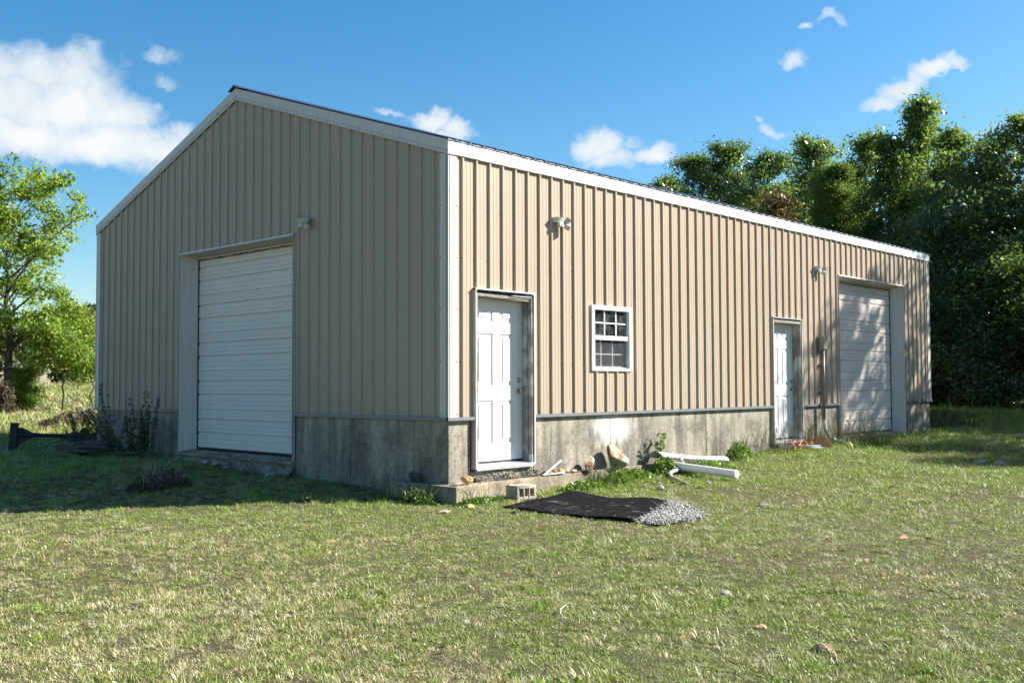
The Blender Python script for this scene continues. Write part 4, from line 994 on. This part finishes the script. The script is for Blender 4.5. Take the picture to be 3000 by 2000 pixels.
proto('A', 11, 10, 2.5, .10, 44, 33, .118, 'leaf_oak', .17, env_round, lobed=False)
proto('B', 12, 10, 2.2, .08, 42, 32, .118, 'leaf_oak', .15, env_round, updir=.5, lobed=False)
proto('C', 13, 10, 2.3, .10, 40, 26, .118, 'leaf_oak2', .15, env_round, updir=.6, clump=.38)
proto('D', 14, 10, 1.9, .12, 40, 26, .115, 'leaf_oak2', .13, lambda f: env_round(f)*(1.1-.5*f), updir=.7)
proto('G', 19, 10, 2.2, .15, 36, 13, .125, 'leaf_oak2', .13, env_round, updir=.6, clump=.42)
proto('R', 15, 6, 1.9, .2, 26, 34, .095, 'leaf_red', .09, env_round, lobed=False)
proto('K', 16, 7, 1.35, .05, 60, 120, .055, 'leaf_cedar', .10, env_cone, lobed=False, clump=.25, updir=.3)
proto('U', 17, 3.5, 1.9, .03, 30, 100, .068, 'leaf_oak', .05, env_bush, lobed=False)
proto('F', 18, 7, 3.0, .05, 34, 40, .30, 'leaf_far', .15, env_round)
def tree(name, key, x, y, h, rz, label, wid=1.0, cat='tree', group=None, trunkname='trunk', crownname='crown', dz=0):
    h0 = {'G': 10, 'A': 10, 'B': 10, 'C': 10, 'D': 10, 'R': 6, 'K': 7, 'U': 3.5, 'F': 7, 'L': 5, 'S': 1.8, 'X': 1.5, 'P': 2.0}[key]
    t_ = thing(name, label, cat, (x, y, gz(x, y)+dz), rz, group); s_ = h/h0; t_.scale = (s_*wid, s_*wid, s_)
    for nm, me_ in ((trunkname, TM[key][0]), (crownname, TM[key][1])):
        o_ = bpy.data.objects.new(nm, me_); COL.objects.link(o_); o_.parent = t_
    return t_
GRP = 'trees of the wood behind and right of the building'
right = [('A', 30.45, 17.7, 10.2, 1.05, 'dark oak at the far left end of the wood, lowest above the roof'), ('A', 29.8, 15.6, 10.8, 1.0, 'dark oak second from the left of the wood above the roof line'),
         ('B', 29.8, 13.9, 11.0, 1.15, 'rounded dark oak standing highest over the middle of the roof'), ('A', 28.2, 11.3, 10.0, 1.0, 'dark oak just left of the rusty coloured tree above the roof'),
         ('C', 26.7, 8.6, 9.8, 1.0, 'lighter green oak behind the feathery cedar'), ('C', 26.5, 6.5, 9.5, 1.0, 'light green oak between the cedar and the tallest tree'),
         ('D', 24.9, 5.1, 9.1, 1.0, 'slim oak touching the left side of the tallest tree'), ('D', 25.8, 4.3, 10.5, 1.0, 'tallest tree of the wood, narrow topped, right of the building end'),
         ('C', 24.5, 2.8, 8.7, 1.05, 'bright edged oak just right of the tallest tree'), ('C', 24.6, 1.7, 8.3, 1.0, 'oak in the dip of the skyline right of the tallest tree'),
         ('C', 24.3, .7, 8.9, 1.05, 'oak at the right edge of the picture'), ('C', 25.1, -.9, 9.1, 1.0, 'oak cut by the right edge of the picture')]
rr = random.Random(3)
for i, (k, x, y, h, w, lb) in enumerate(right): tree('oak_tree', k, x, y, h, i*1.7, lb, w, group=GRP)
tree('autumn_tree', 'R', 23.3, 8.2, 7.1, .4, 'small rusty leaved tree above the roof left of the cedar', 1.0, group=GRP)
tree('cedar_tree', 'K', 22.4, 5.84, 7.9, .9, 'feathery yellow green cedar in front of the wood', 1.1, group=GRP)
tree('cedar_tree', 'K', 25.4, 7.6, 8.3, 2.9, 'tall cedar tip between the two light green oaks', .9, group=GRP)
BK = 'shadowy oak in the depth of the wood behind the front row'
for i, (k, x, y, h) in enumerate([('A', 34.3, 19.5, 9.6), ('B', 36.6, 17.0, 10.2), ('A', 34.6, 13.3, 9.8), ('B', 33.3, 10.7, 9.8), ('A', 31, 7, 6.5), ('B', 29.5, 4, 5.8), ('A', 28.5, 1.2, 5.2), ('B', 28, -1.5, 5.2)]):
    tree('oak_tree', k, x, y, h, i*2.1+.5, BK, 1.25, group='oaks deep in the wood')
UK = 'dark leafy bush at the shaded foot of the wood'
for i, (x, y, h) in enumerate([(20.9, 3.4, 3.6), (21.2, 2.0, 4.1), (21.6, .9, 3.9), (21.3, -.2, 3.6), (22.0, -1.2, 4.2), (22.6, 4.6, 4.4), (23.0, 6.8, 4.0), (24.2, 3.2, 5.0), (24.0, 1.2, 5.0), (24.3, -.6, 5.2), (26, 5, 5.5), (23.6, 2.2, 5.6), (26.5, 2.5, 5.5)]):
    hh = h*[.72, 1.1, .85, 1.0, .65][i % 5]; tree('bush', 'U', x+[0, 1.3, .5, 1.9][i % 4], y+.3*(i % 3), hh, i*1.3, UK, [1.5, 1.0, 1.25][i % 3], 'bush', 'bushes along the foot of the wood')
# the wood goes on along its edge outside the picture; it shades the far end of the lawn and the wall
OK_ = 'oak of the wood edge beyond the right side of the picture, shading the lawn'
for i, (k, x, y, h, w) in enumerate([('G', 22.2, -4.4, 10.9, 1.05), ('G', 21.6, -7.2, 11.0, 1.15), ('A', 22.4, -10.4, 10.3, 1.0), ('A', 22.0, -12.4, 10.8, 1.1), ('B', 22.4, -15.3, 10.8, 1.15), ('C', 24, -18.5, 9.6, 1.1), ('A', 24.5, -22, 10, 1.1), ('B', 25.5, -3, 6.4, 1.0), ('A', 25.6, -6.6, 7.0, 1.1), ('B', 26.5, -11, 7.6, 1.2), ('A', 27.5, -16, 10, 1.2), ('B', 25, -27, 10, 1.2)]):
    tree('oak_tree', k, x, y, h, i*2.3+1, OK_, w, group='oaks of the wood edge off to the right')
for i, (x, y, h) in enumerate([(21.4, -2.6, 4.0), (21.6, -4.6, 3.8), (21.2, -6.6, 3.6), (21.8, -9, 3.8), (21.8, -11.5, 3.8), (22.4, -14, 4.0)]):
    tree('bush', 'U', x, y, h, i*1.9, 'leafy bush of the wood edge beyond the right side of the picture', 1.0, 'bush', 'bushes of the wood edge off to the right')

# ---- left of the building
rsL = np.random.RandomState(4)
proto('L', 21, 5.0, 1.6, .27, 34, 35, .085, 'leaf_yel', .10, lambda f: .75+.4*math.sin(math.pi*f) if f < .6 else 1.13-(f-.6)*1.3, updir=.55, droop=.02, clump=.22, sub=4, shell=.6)
proto('S', 22, 1.8, .70, .42, 20, 30, .06, 'leaf_yel', .022, env_bush, updir=.8, droop=.3, clump=.22, lobed=False)
proto('X', 23, 1.5, .7, .05, 20, 26, .10, 'leaf_brown', .03, env_bush, updir=.5, clump=.22)
proto('P', 24, 2.0, 1.0, .05, 26, 44, .065, 'leaf_yel', .03, env_bush, updir=.6, clump=.25)
tree('young_oak', 'L', 2.85, 21.0, 5.95, 2.2, 'slender young oak with yellowing leaves at the left edge', 1.05)
tree('sapling', 'S', 4.2, 20.7, 2.6, .3, 'leaning sapling with drooping yellow green leaves right of the young oak', 1.1, 'sapling', 'saplings round the young oak')
tree('sapling', 'S', 5.3, 21.2, 2.4, 2.1, 'bushy sapling nearest the building corner', 1.0, 'sapling', 'saplings round the young oak')
tree('bush', 'P', 3.4, 21.4, 1.1, 2.6, 'low dark green bush under the young oak', 1.1, 'bush')
tree('bush', 'X', 2.5, 20.3, .75, 2.8, 'small brown leaved bush behind the bale spear', .9, 'bush')
for i, (x, y, h, lb) in enumerate([(24.8, 66, 5.6, 'far rounded tree touching the building edge'), (22.5, 70, 5.2, 'far olive tree left of the one touching the building edge'), (19.8, 64, 4.0, 'low far tree in the gap right of the young oak'), (16.5, 60, 4.0, 'low far tree behind the young oak'),
        (14.2, 66, 4.8, 'far tree just left of the young oak trunk'), (11, 64, 4.6, 'far tree at the left edge of the picture'), (27.5, 70, 6.0, 'far tree mostly hidden by the building corner')]):
    tree('far_tree', 'F', x, y, h, i*1.1, lb, .85, group='far trees at the end of the field')
for i, (x, y) in enumerate([(7, 62), (2, 66), (-4, 60), (-10, 63), (-17, 58), (32, 74), (38, 72), (44, 76)]):
    tree('far_tree', 'F', x, y, 5+i % 3, i*1.9, 'far tree along the field edge outside the picture', 1.0, group='far trees outside the picture')
# thin rusty stake in the field
m = MB(); m.tube([(0, 0, 0), (0, 0, 1.2)], .022, 8); m.box(-.05, .05, -.02, .02, .72, .80); o = m.build('metal_stake', 'rust'); o.location = (4.9, 18.6, gz(4.9, 18.6)-.1); tag(o, 'thin rusty stake in the field just left of the building', 'stake')
# heap of brown brush behind the corner of the building
def leaf_heap(name, x, y, rx, ry, h, n, mat, label, cat, size=.07, seed=1, lobed=False, stems=20, group=None):
    rs_ = np.random.RandomState(seed); a = rs_.uniform(0, 6.283, n); r_ = np.sqrt(rs_.uniform(0, 1, n)); hh = h*(1-r_**2)*rs_.uniform(.1, 1, n)
    C_ = np.stack([r_*rx*np.cos(a), r_*ry*np.sin(a), hh+.01], -1)
    C_[:, 2] += ground_z(x+C_[:, 0], y+C_[:, 1])-gz(x, y)
    me_ = leaves_mesh(name, C_, np.tile([0, 0, 1.], (n, 1)), size, mat, rs_, lobed=lobed)
    t_ = thing(name, label, cat, (x, y, gz(x, y)), 0, group); o_ = bpy.data.objects.new('leaves', me_); COL.objects.link(o_); o_.parent = t_
    m_ = MB()
    for _ in range(stems):
        a_ = rs_.uniform(0, 6.28); q = rs_.uniform(0, .7); b0 = (rx*q*math.cos(a_), ry*q*math.sin(a_), 0); L_ = h*rs_.uniform(.6, 1.35); dx, dy = rs_.normal(0, .35, 2)*L_
        m_.tube([b0, (b0[0]+dx*.4, b0[1]+dy*.4, L_*.6), (b0[0]+dx, b0[1]+dy, L_)], [.004, .003, .0015], 4, cap=False)
    m_.build('stems', 'stick' if mat == 'leaf_brown' else 'weedstem', t_); return t_
MAT['weedstem'] = simple('green_brown_stem', (.12, .13, .05), .7)
leaf_heap('brush_heap', 2.3, 14.6, 1.3, .8, .42, 2600, 'leaf_brown', 'heap of brown dead brush beyond the left building corner', 'brush', .09, 3, stems=60)
leaf_heap('weed_clump', .85, 10.6, .9, .6, .35, 1500, 'darkweed', 'dark low weeds round the left building corner', 'weeds', .06, 4, stems=40)
leaf_heap('dead_bush', -1.85, 3.25, .42, .30, .24, 1500, 'leaf_brown', 'low rusty dead bush in the shaded lawn before the gable', 'bush', .035, 5, stems=60)
leaf_heap('weed_clump', 1.80, -.56, .50, .20, .14, 1500, 'weed', 'lush green weeds along the footing between the block and the oval rock', 'weeds', .055, 6, stems=40)
leaf_heap('weed_clump', 2.85, -.42, .60, .24, .15, 1900, 'weed', 'green weeds below the large banded rock', 'weeds', .05, 7, stems=40)
leaf_heap('weed_clump', .10, -.42, .40, .12, .07, 600, 'weed', 'green weeds hiding the corner of the footing', 'weeds', .045, 8, stems=30)
leaf_heap('weed_clump', -.34, .15, .16, .35, .17, 400, 'weed', 'taller weeds left of the footing corner at the shade edge', 'weeds', .04, 9, stems=70)
leaf_heap('weed_clump', 3.75, -.42, .30, .20, .24, 900, 'weed', 'weeds at the end of the ledge under the gutter', 'weeds', .06, 10, stems=20)
leaf_heap('weed_clump', 4.3, -.75, .55, .30, .15, 1200, 'weed', 'low weeds between the gutter and the capped pipe', 'weeds', .05, 12, stems=20)
leaf_heap('weed_clump', 6.0, -.26, .38, .16, .30, 1100, 'weed', 'bushy weed against the wall past the gutter end', 'weeds', .05, 13, stems=30)
leaf_heap('weed_clump', 1.65, -1.95+1.25, .2, .08, .1, 200, 'weed', 'small weeds behind the black mat', 'weeds', .04, 14, stems=6)
#leaf_heap('weed_clump', .45, -2.78, .30, .08, .09, 500, 'weed', 'small weeds at the front corner of the black mat', 'weeds', .04, 15, stems=8)
leaf_heap('weed_clump', 17.2, .8, 1.5, 1.0, .20, 1200, 'darkweed', 'dark weeds behind the shaded end of the building', 'weeds', .09, 16, stems=40)
leaf_heap('weed_clump', -4.7, -5.6, .34, .22, .06, 420, 'weed', 'flat patch of broad leaved green weeds in the near left lawn', 'weeds', .035, 17, stems=4)
# stemmy weeds with side leaves
def stem_weed(name, x, y, h, spread, nst, lps, mat, label, size=.05, seed=1, cat='weed', stem='weedstem', bias=(0, 0), z=None, droop=.0, group=None):
    rs_ = np.random.RandomState(seed); m_ = MB(); C_ = []; N_ = []
    for i in range(nst):
        d = np.array([rs_.normal(bias[0], spread), rs_.normal(bias[1], spread), 1.]); d /= np.linalg.norm(d)
        P = branch_path((rs_.normal(0, .03), rs_.normal(0, .03), 0), d, h*rs_.uniform(.55, 1.05), rs_, 7, -droop, .22)
        m_.tube([tuple(p) for p in P], [.0055*(1-.75*k/7) for k in range(8)], 5, cap=False)
        for k in range(lps):
            f = rs_.uniform(.2, 1)*7; a_ = int(min(6, f)); q = P[a_]+(P[a_+1]-P[a_])*(f-a_); s_ = rs_.normal(0, 1, 3); C_.append(q+norm(s_)*size*.5); N_.append(s_*.5+np.array([0, 0, 1]))
    zz = gz(x, y) if z is None else z
    t_ = thing(name, label, cat, (x, y, zz), 0, group); m_.build('stems', stem, t_)
    if C_:
        o_ = bpy.data.objects.new('leaves', leaves_mesh(name, np.array(C_), np.array(N_), size, mat, rs_, lobed=False)); COL.objects.link(o_); o_.parent = t_
    return t_
stem_weed('wall_sapling', 4.10, -.14, .60, .10, 3, 26, 'weed', 'thin leafy sapling growing against the stem wall above the ledge end', .065, 2, 'sapling', bias=(.12, 0), z=-.77)
stem_weed('weed', -.42, 7.55, 1.15, .38, 16, 34, 'darkweed', 'tall dark weed fanning out over the plank pile', .05, 3, bias=(-.15, .15))
stem_weed('weed', -.38, 6.55, 1.05, .20, 16, 60, 'darkweed', 'tall bushy dark weed beside the gable overhead door', .05, 4)
stem_weed('weed', -.45, 6.95, .65, .3, 12, 50, 'darkweed', 'leafy dark weed between the two tall ones on the gable', .05, 14)
stem_weed('weed', -.5, 8.8, .62, .35, 12, 40, 'darkweed', 'low spreading dark weed at the far end of the gable', .05, 5)
stem_weed('weed', -.22, 4.35, .34, .15, 5, 9, 'darkweed', 'spindly dark weed before the gable overhead door', .025, 6)
stem_weed('weed', -.22, 5.2, .36, .08, 1, 4, 'darkweed', 'single thin stalk before the left side of the gable overhead door', .02, 7)
stem_weed('weed', 14.0, -1.0, .50, .25, 3, 5, 'weed', 'bare branching stalk in the shaded grass right of the building', .05, 8)
# tall seed grass round the far door
def tall_grass(name, x, y, h, n, rad, label, seed, mat='drystem', lean=.3, group=None):
    rs_ = np.random.RandomState(seed); m_ = MB()
    for i in range(n):
        a = rs_.uniform(0, 6.28); r_ = rad*math.sqrt(rs_.uniform()); bx, by = r_*math.cos(a), r_*math.sin(a); L_ = h*rs_.uniform(.35, 1.05); dx, dy = rs_.normal(0, lean, 2)*L_
        z0 = gz(x+bx, y+by)-gz(x, y); w = rs_.uniform(.0022, .0042)
        m_.tube([(bx, by, z0), (bx+dx*.25, by+dy*.25, z0+L_*.55), (bx+dx*.7, by+dy*.7, z0+L_*.92), (bx+dx*1.2, by+dy*1.2, z0+L_*.98)], [w, w*.8, w*.6, w*.3], 3, cap=False)
    o_ = m_.build(name, mat, recalc=False); o_.location = (x, y, gz(x, y)); return tag(o_, label, 'grass', group)
t = NT('dry_grass_stem'); MAT['drystem'] = t.bsdf(t.ramp(t.noise(9, 3), [(.4, (.16, .17, .06)), (.55, (.30, .26, .13)), (.7, (.42, .33, .19))]), .6, trans=.3)
t = NT('green_grass_stem'); MAT['grnstem'] = t.bsdf(t.ramp(t.noise(9, 3), [(.4, (.07, .12, .02)), (.7, (.18, .24, .06))]), .5, trans=.4)
for i, (x, y, h, n, r_, lb, mt) in enumerate([(7.9, -.35, .50, 110, .45, 'tall seeding grass before the sill of the far door', 'drystem'), (8.9, -.35, .58, 130, .42, 'tall dry grass between the far door and the conduit', 'drystem'), (9.9, -.45, .62, 110, .38, 'tallest dry grass at the left foot of the shaded overhead door', 'drystem'),
        (7.1, -.28, .50, 80, .35, 'tall seeding grass left of the far door', 'drystem'), (5.3, -.22, .38, 26, .3, 'sparse seed stalks behind the gutter', 'drystem'), (2.75, -.38, .40, 14, .35, 'sparse green stalks before the large banded rock', 'grnstem'),
        (2.15, -.55, .26, 130, .20, 'fine green grass tuft before the ledge', 'grnstem'), (10.6, -.6, .35, 60, .4, 'dry grass before the shaded overhead door', 'drystem'), (4.3, -.45, .22, 130, .28, 'broad green grass under the gutter end', 'grnstem'),
        (-.35, .55, .34, 70, .3, 'tall thin grass at the gable side of the footing corner', 'grnstem'), (9.8, -.75, .22, 160, .35, 'bright green grass tuft at the drain pipe end', 'grnstem'), (.05, -.38, .28, 24, .2, 'thin green stalks against the footing corner', 'grnstem')]):
    tall_grass('tall_grass', x, y, h, n, r_, lb, 30+i, mt)
# orange leaves of a vine by the far door and a few fallen leaves
MAT['leaf_orange'] = simple('orange_leaf', (.50, .13, .03), .5, var=.3)
for i, (x, y, lb) in enumerate([(7.3, -.62, 'orange vine leaves low in the grass left of the far door sill'), (8.25, -.30, 'orange leaves among the tall grass before the far door')]):
    rs_ = np.random.RandomState(50+i); n = 36; C_ = np.stack([rs_.normal(0, .16, n), rs_.normal(0, .05, n), rs_.uniform(.05, .20, n)], -1)
    o = bpy.data.objects.new('vine_leaves', leaves_mesh('vine_leaves', C_, np.tile([-.3, -.6, .7], (n, 1)), .06, 'leaf_orange', rs_, lobed=False)); COL.objects.link(o); o.location = (x, y, gz(x, y)); tag(o, lb, 'leaves')
for i, (x, y, lb) in enumerate([(.42, -5.1, 'orange fallen leaf on the right lawn'), (3.8, -3.6, 'orange fallen leaf towards the tree shade')]):
    rs_ = np.random.RandomState(60+i); o = bpy.data.objects.new('fallen_leaf', leaves_mesh('fallen_leaf', np.zeros((1, 3)), np.array([[-.4, -.4, .8]]), .09, 'leaf_orange', rs_)); COL.objects.link(o); o.location = (x, y, gz(x, y)+.05); tag(o, lb, 'leaf')

# dry leaves and litter strewn over the lawn
rs_ = np.random.RandomState(91); n = 420
r_ = rs_.uniform(2.5, 15, n); a_ = YAW+rs_.uniform(-.62, .62, n); lx, ly = CAM.x+r_*np.cos(a_), CAM.y+r_*np.sin(a_)
k_ = ~((lx > -.3) & (ly > -.4)); lx, ly = lx[k_], ly[k_]; C_ = np.stack([lx, ly, ground_z(lx, ly)+rs_.uniform(.022, .04, len(lx))], -1)
MAT['litter'] = leaf_mat('dry_litter', [(.0, (.10, .06, .03)), (.4, (.30, .21, .12)), (.7, (.52, .44, .32)), (1, (.30, .10, .04))], .7, .2, (.4, .3, .15), nscale=5, spec=.2)
o = bpy.data.objects.new('leaf_litter', leaves_mesh('leaf_litter', C_, np.tile([0, 0, 2.], (len(lx), 1)), .036, 'litter', rs_, lobed=False)); COL.objects.link(o)
o['kind'] = 'stuff'; o['label'] = 'dry leaves and straw scraps strewn over the lawn'; o['category'] = 'leaf litter'
# ================================================================ LAWN: short mixed blades in tufts, scattered by geometry nodes
t = NT('lawn_blade'); lv = t.attr('lv')
n1 = t.noise(.38, 4, .6); n2 = t.noise(1.9, 5, .7); n3 = t.noise(7, 4, .7); rn = t.rnd()
spx = t.sep()
# greener towards the wall and the right of the lawn, straw dry in the near left
gr = t.math('MULTIPLY_ADD', spx['X'], .028, t.math('MULTIPLY', spx['Y'], .010))
f = t.math('ADD', t.math('MULTIPLY_ADD', n1, .6, -.30), t.math('MULTIPLY_ADD', n2, 1.0, -.50)); f = t.math('ADD', f, t.math('MULTIPLY_ADD', n3, .9, -.45))
f = t.math('ADD', f, t.math('MULTIPLY_ADD', rn, .66, -.33)); f = t.math('ADD', f, t.math('MULTIPLY_ADD', lv, .80, -.40)); f = t.math('ADD', f, t.math('MINIMUM', gr, .16)); f = t.math('SUBTRACT', f, t.math('MULTIPLY', t.ramp(t.math('DIVIDE', spx['Y'], 20.0), [(.55, 0), (.72, 1)]), .30)); f = t.math('ADD', f, .53, clamp=True)
c = t.ramp(f, [(.02, (.64, .57, .36)), (.18, (.50, .44, .20)), (.30, (.36, .285, .12)), (.37, (.23, .175, .07)), (.44, (.39, .37, .11)), (.60, (.27, .34, .06)), (.74, (.14, .22, .028)), (.98, (.28, .42, .05))])
MAT['blade'] = t.bsdf(c, .45, 0, .45, trans=.25, transcol=t.mix(.3, c, (.35, .42, .10)))
GC = bpy.data.collections.new('lawn_tufts')
def tuft(seed, nb, rad, h0, h1, w, flat, lvb=(0, 1), curl=.6):
    rs_ = np.random.RandomState(seed); V = []; F = []; LV = []
    for i in range(nb):
        a = rs_.uniform(0, 6.283); r_ = rad*math.sqrt(rs_.uniform()); b = np.array([r_*math.cos(a), r_*math.sin(a), -.004])
        az = rs_.uniform(0, 6.283); tl = rs_.uniform(.1, 1.0)*flat; h = rs_.uniform(h0, h1); ww = w*rs_.uniform(.7, 1.3)
        d = np.array([math.cos(az)*math.sin(tl), math.sin(az)*math.sin(tl), math.cos(tl)]); sd = np.array([-math.sin(az), math.cos(az), 0]); sd = norm(sd+rs_.normal(0, .5, 3)*np.array([1, 1, .3]))
        mid = b+d*h*.5; dn = d+np.array([math.cos(az), math.sin(az), -.5])*curl*rs_.uniform(.1, 1); dn /= np.linalg.norm(dn); tip = mid+dn*h*.5
        k = len(V); V += [b-sd*ww/2, b+sd*ww/2, mid+sd*ww*.42, mid-sd*ww*.42, tip+sd*ww*.08, tip-sd*ww*.08]; F += [(k, k+1, k+2, k+3), (k+3, k+2, k+4, k+5)]; LV += [rs_.uniform(*lvb)]*6
    me_ = mesh_np('tuft', np.array(V), np.array(F), 'blade', np.array(LV)); o_ = bpy.data.objects.new('tuft', me_); GC.objects.link(o_)
specs = [(36, .045, .012, .032, .0036, 1.5, (0, 1)), (36, .05, .012, .036, .0034, 1.5, (0, .9)), (32, .045, .012, .030, .0038, 1.6, (0, .55)), (36, .045, .014, .038, .0034, 1.35, (.3, 1)),
         (26, .05, .02, .055, .0032, 1.6, (0, .35)), (30, .035, .025, .060, .0038, 1.0, (.45, 1)), (36, .05, .012, .030, .0036, 1.57, (.1, .8)), (16, .04, .03, .085, .0028, 1.1, (.0, .6)), (12, .04, .014, .032, .0105, 1.45, (.7, 1))]
for i, s_ in enumerate(specs): tuft(100+i, *s_)
rsg = np.random.RandomState(77); P_ = []; S_ = []
fa = YAW
def ring_scatter(r0, r1, dens, half, sc):
    A = half*(r1*r1-r0*r0); n = int(A*dens); r_ = np.sqrt(rsg.uniform(r0*r0, r1*r1, n)); a = fa+rsg.uniform(-half, half, n)
    x = CAM.x+r_*np.cos(a); y = CAM.y+r_*np.sin(a); P_.append(np.stack([x, y], -1)); S_.append(np.full(n, sc))
HW = R(38)
ring_scatter(2.2, 6.5, 800, HW, .82); ring_scatter(6.5, 11, 440, HW, 1.0); ring_scatter(11, 18, 210, HW, 1.3); ring_scatter(18, 30, 60, HW, 2.2); ring_scatter(30, 75, 6, HW, 4.2)
ring_scatter(1.0, 7, 90, math.pi, 1.2)
P_ = np.concatenate(P_); S_ = np.concatenate(S_)
def inside(px, py, poly):
    c_ = np.zeros(len(px), bool); n = len(poly)
    for i in range(n):
        (x0, y0), (x1, y1) = poly[i][:2], poly[(i+1) % n][:2]
        if y0 == y1: continue
        c_ ^= ((y0 > py) != (y1 > py)) & (px < (x1-x0)*(py-y0)/(y1-y0)+x0)
    return c_
x, y = P_[:, 0], P_[:, 1]
bad = (x > -.03) & (x < L+.05) & (y > -.05) & (y < Wd+.05)
bad |= inside(x, y, [(-.19, 1.0), (-.19, -.32), (1.73, -.12), (4.1, -.07), (4.1, .2), (0, 1)])
matp = [(MATP[i].x, MATP[i].y) for i in range(0, len(MATP), 3)]; mc = np.mean(matp, 0)
bad |= inside(x, y, [tuple(mc+(np.array(p)-mc)*1.0) for p in matp]); bad |= inside(x, y, GRAV) & (rsg.uniform(0, 1, len(x)) < .97)
bad |= (x > .18) & (x < .95) & (y > -.74) & (y < -.33)
# bare scuffed spots
def vnoise(x, y, s, seed):
    r_ = np.random.RandomState(seed); G = r_.uniform(0, 1, (128, 128)); u = x*s; v = y*s; i = np.floor(u).astype(int); j = np.floor(v).astype(int); fu = u-i; fv = v-j; fu = fu*fu*(3-2*fu); fv = fv*fv*(3-2*fv)
    g = lambda a, b: G[a % 128, b % 128]
    return (g(i, j)*(1-fu)+g(i+1, j)*fu)*(1-fv)+(g(i, j+1)*(1-fu)+g(i+1, j+1)*fu)*fv
nA = .55*vnoise(x, y, 1.1, 1)+.3*vnoise(x, y, 2.7, 2)+.15*vnoise(x, y, 6.5, 3)
bad |= (nA < .28) & (rsg.uniform(0, 1, len(x)) < .35)
ok = ~bad; x, y, S_, nA = x[ok], y[ok], S_[ok], nA[ok]
n = len(x); z = ground_z(x, y)
nB = .5*vnoise(x, y, .8, 9)+.5*vnoise(x, y, 3.1, 10)
idxs = rsg.choice(9, n, p=[.2, .18, .15, .17, .07, .04, .13, .01, .05])
scl = S_*(.55+.9*nB)*rsg.uniform(.65, 1.35, n)
wallside = ((y > -.9) & (y < .2) & (x > 0) & (x < 16)); scl[wallside] *= 1.35
field = (y > 13) | (x > 17); scl[field] *= 1.8
rsp = (x > -3.5) & (x < 0) & (y > 5); scl[rsp] *= 1.5
pm = bpy.data.meshes.new('lawn_grass'); pm.vertices.add(n); pm.vertices.foreach_set('co', np.stack([x, y, z], -1).astype(np.float32).ravel())
for nm, typ, dat in (('rot', 'FLOAT_VECTOR', np.stack([rsg.normal(0, .12, n), rsg.normal(0, .12, n), rsg.uniform(0, 6.283, n)], -1)), ('scl', 'FLOAT', scl), ('kindi', 'INT', idxs)):
    a = pm.attributes.new(nm, typ, 'POINT')
    a.data.foreach_set('vector' if typ == 'FLOAT_VECTOR' else 'value', (dat.astype(np.int32) if typ == 'INT' else dat.astype(np.float32)).ravel())
lg = bpy.data.objects.new('lawn_grass', pm); COL.objects.link(lg); lg['kind'] = 'stuff'; lg['label'] = 'short patchy lawn grass, half green and half straw dry'; lg['category'] = 'grass'
ng = bpy.data.node_groups.new('scatter_tufts', 'GeometryNodeTree')
ng.interface.new_socket('Geometry', in_out='INPUT', socket_type='NodeSocketGeometry'); ng.interface.new_socket('Geometry', in_out='OUTPUT', socket_type='NodeSocketGeometry')
gi = ng.nodes.new('NodeGroupInput'); go_ = ng.nodes.new('NodeGroupOutput'); iop = ng.nodes.new('GeometryNodeInstanceOnPoints'); ci = ng.nodes.new('GeometryNodeCollectionInfo')
ci.inputs['Collection'].default_value = GC; ci.inputs['Separate Children'].default_value = True; ci.inputs['Reset Children'].default_value = True
def na(nm, dt):
    x_ = ng.nodes.new('GeometryNodeInputNamedAttribute'); x_.data_type = dt; x_.inputs['Name'].default_value = nm; return x_.outputs['Attribute']
e2r = ng.nodes.new('FunctionNodeEulerToRotation')
K = ng.links.new; K(gi.outputs[0], iop.inputs['Points']); K(ci.outputs[0], iop.inputs['Instance']); iop.inputs['Pick Instance'].default_value = True
K(na('kindi', 'INT'), iop.inputs['Instance Index']); K(na('rot', 'FLOAT_VECTOR'), e2r.inputs[0]); K(e2r.outputs[0], iop.inputs['Rotation']); K(na('scl', 'FLOAT'), iop.inputs['Scale']); K(iop.outputs[0], go_.inputs[0])
md = lg.modifiers.new('scatter', 'NODES'); md.node_group = ng
print('tufts', n)
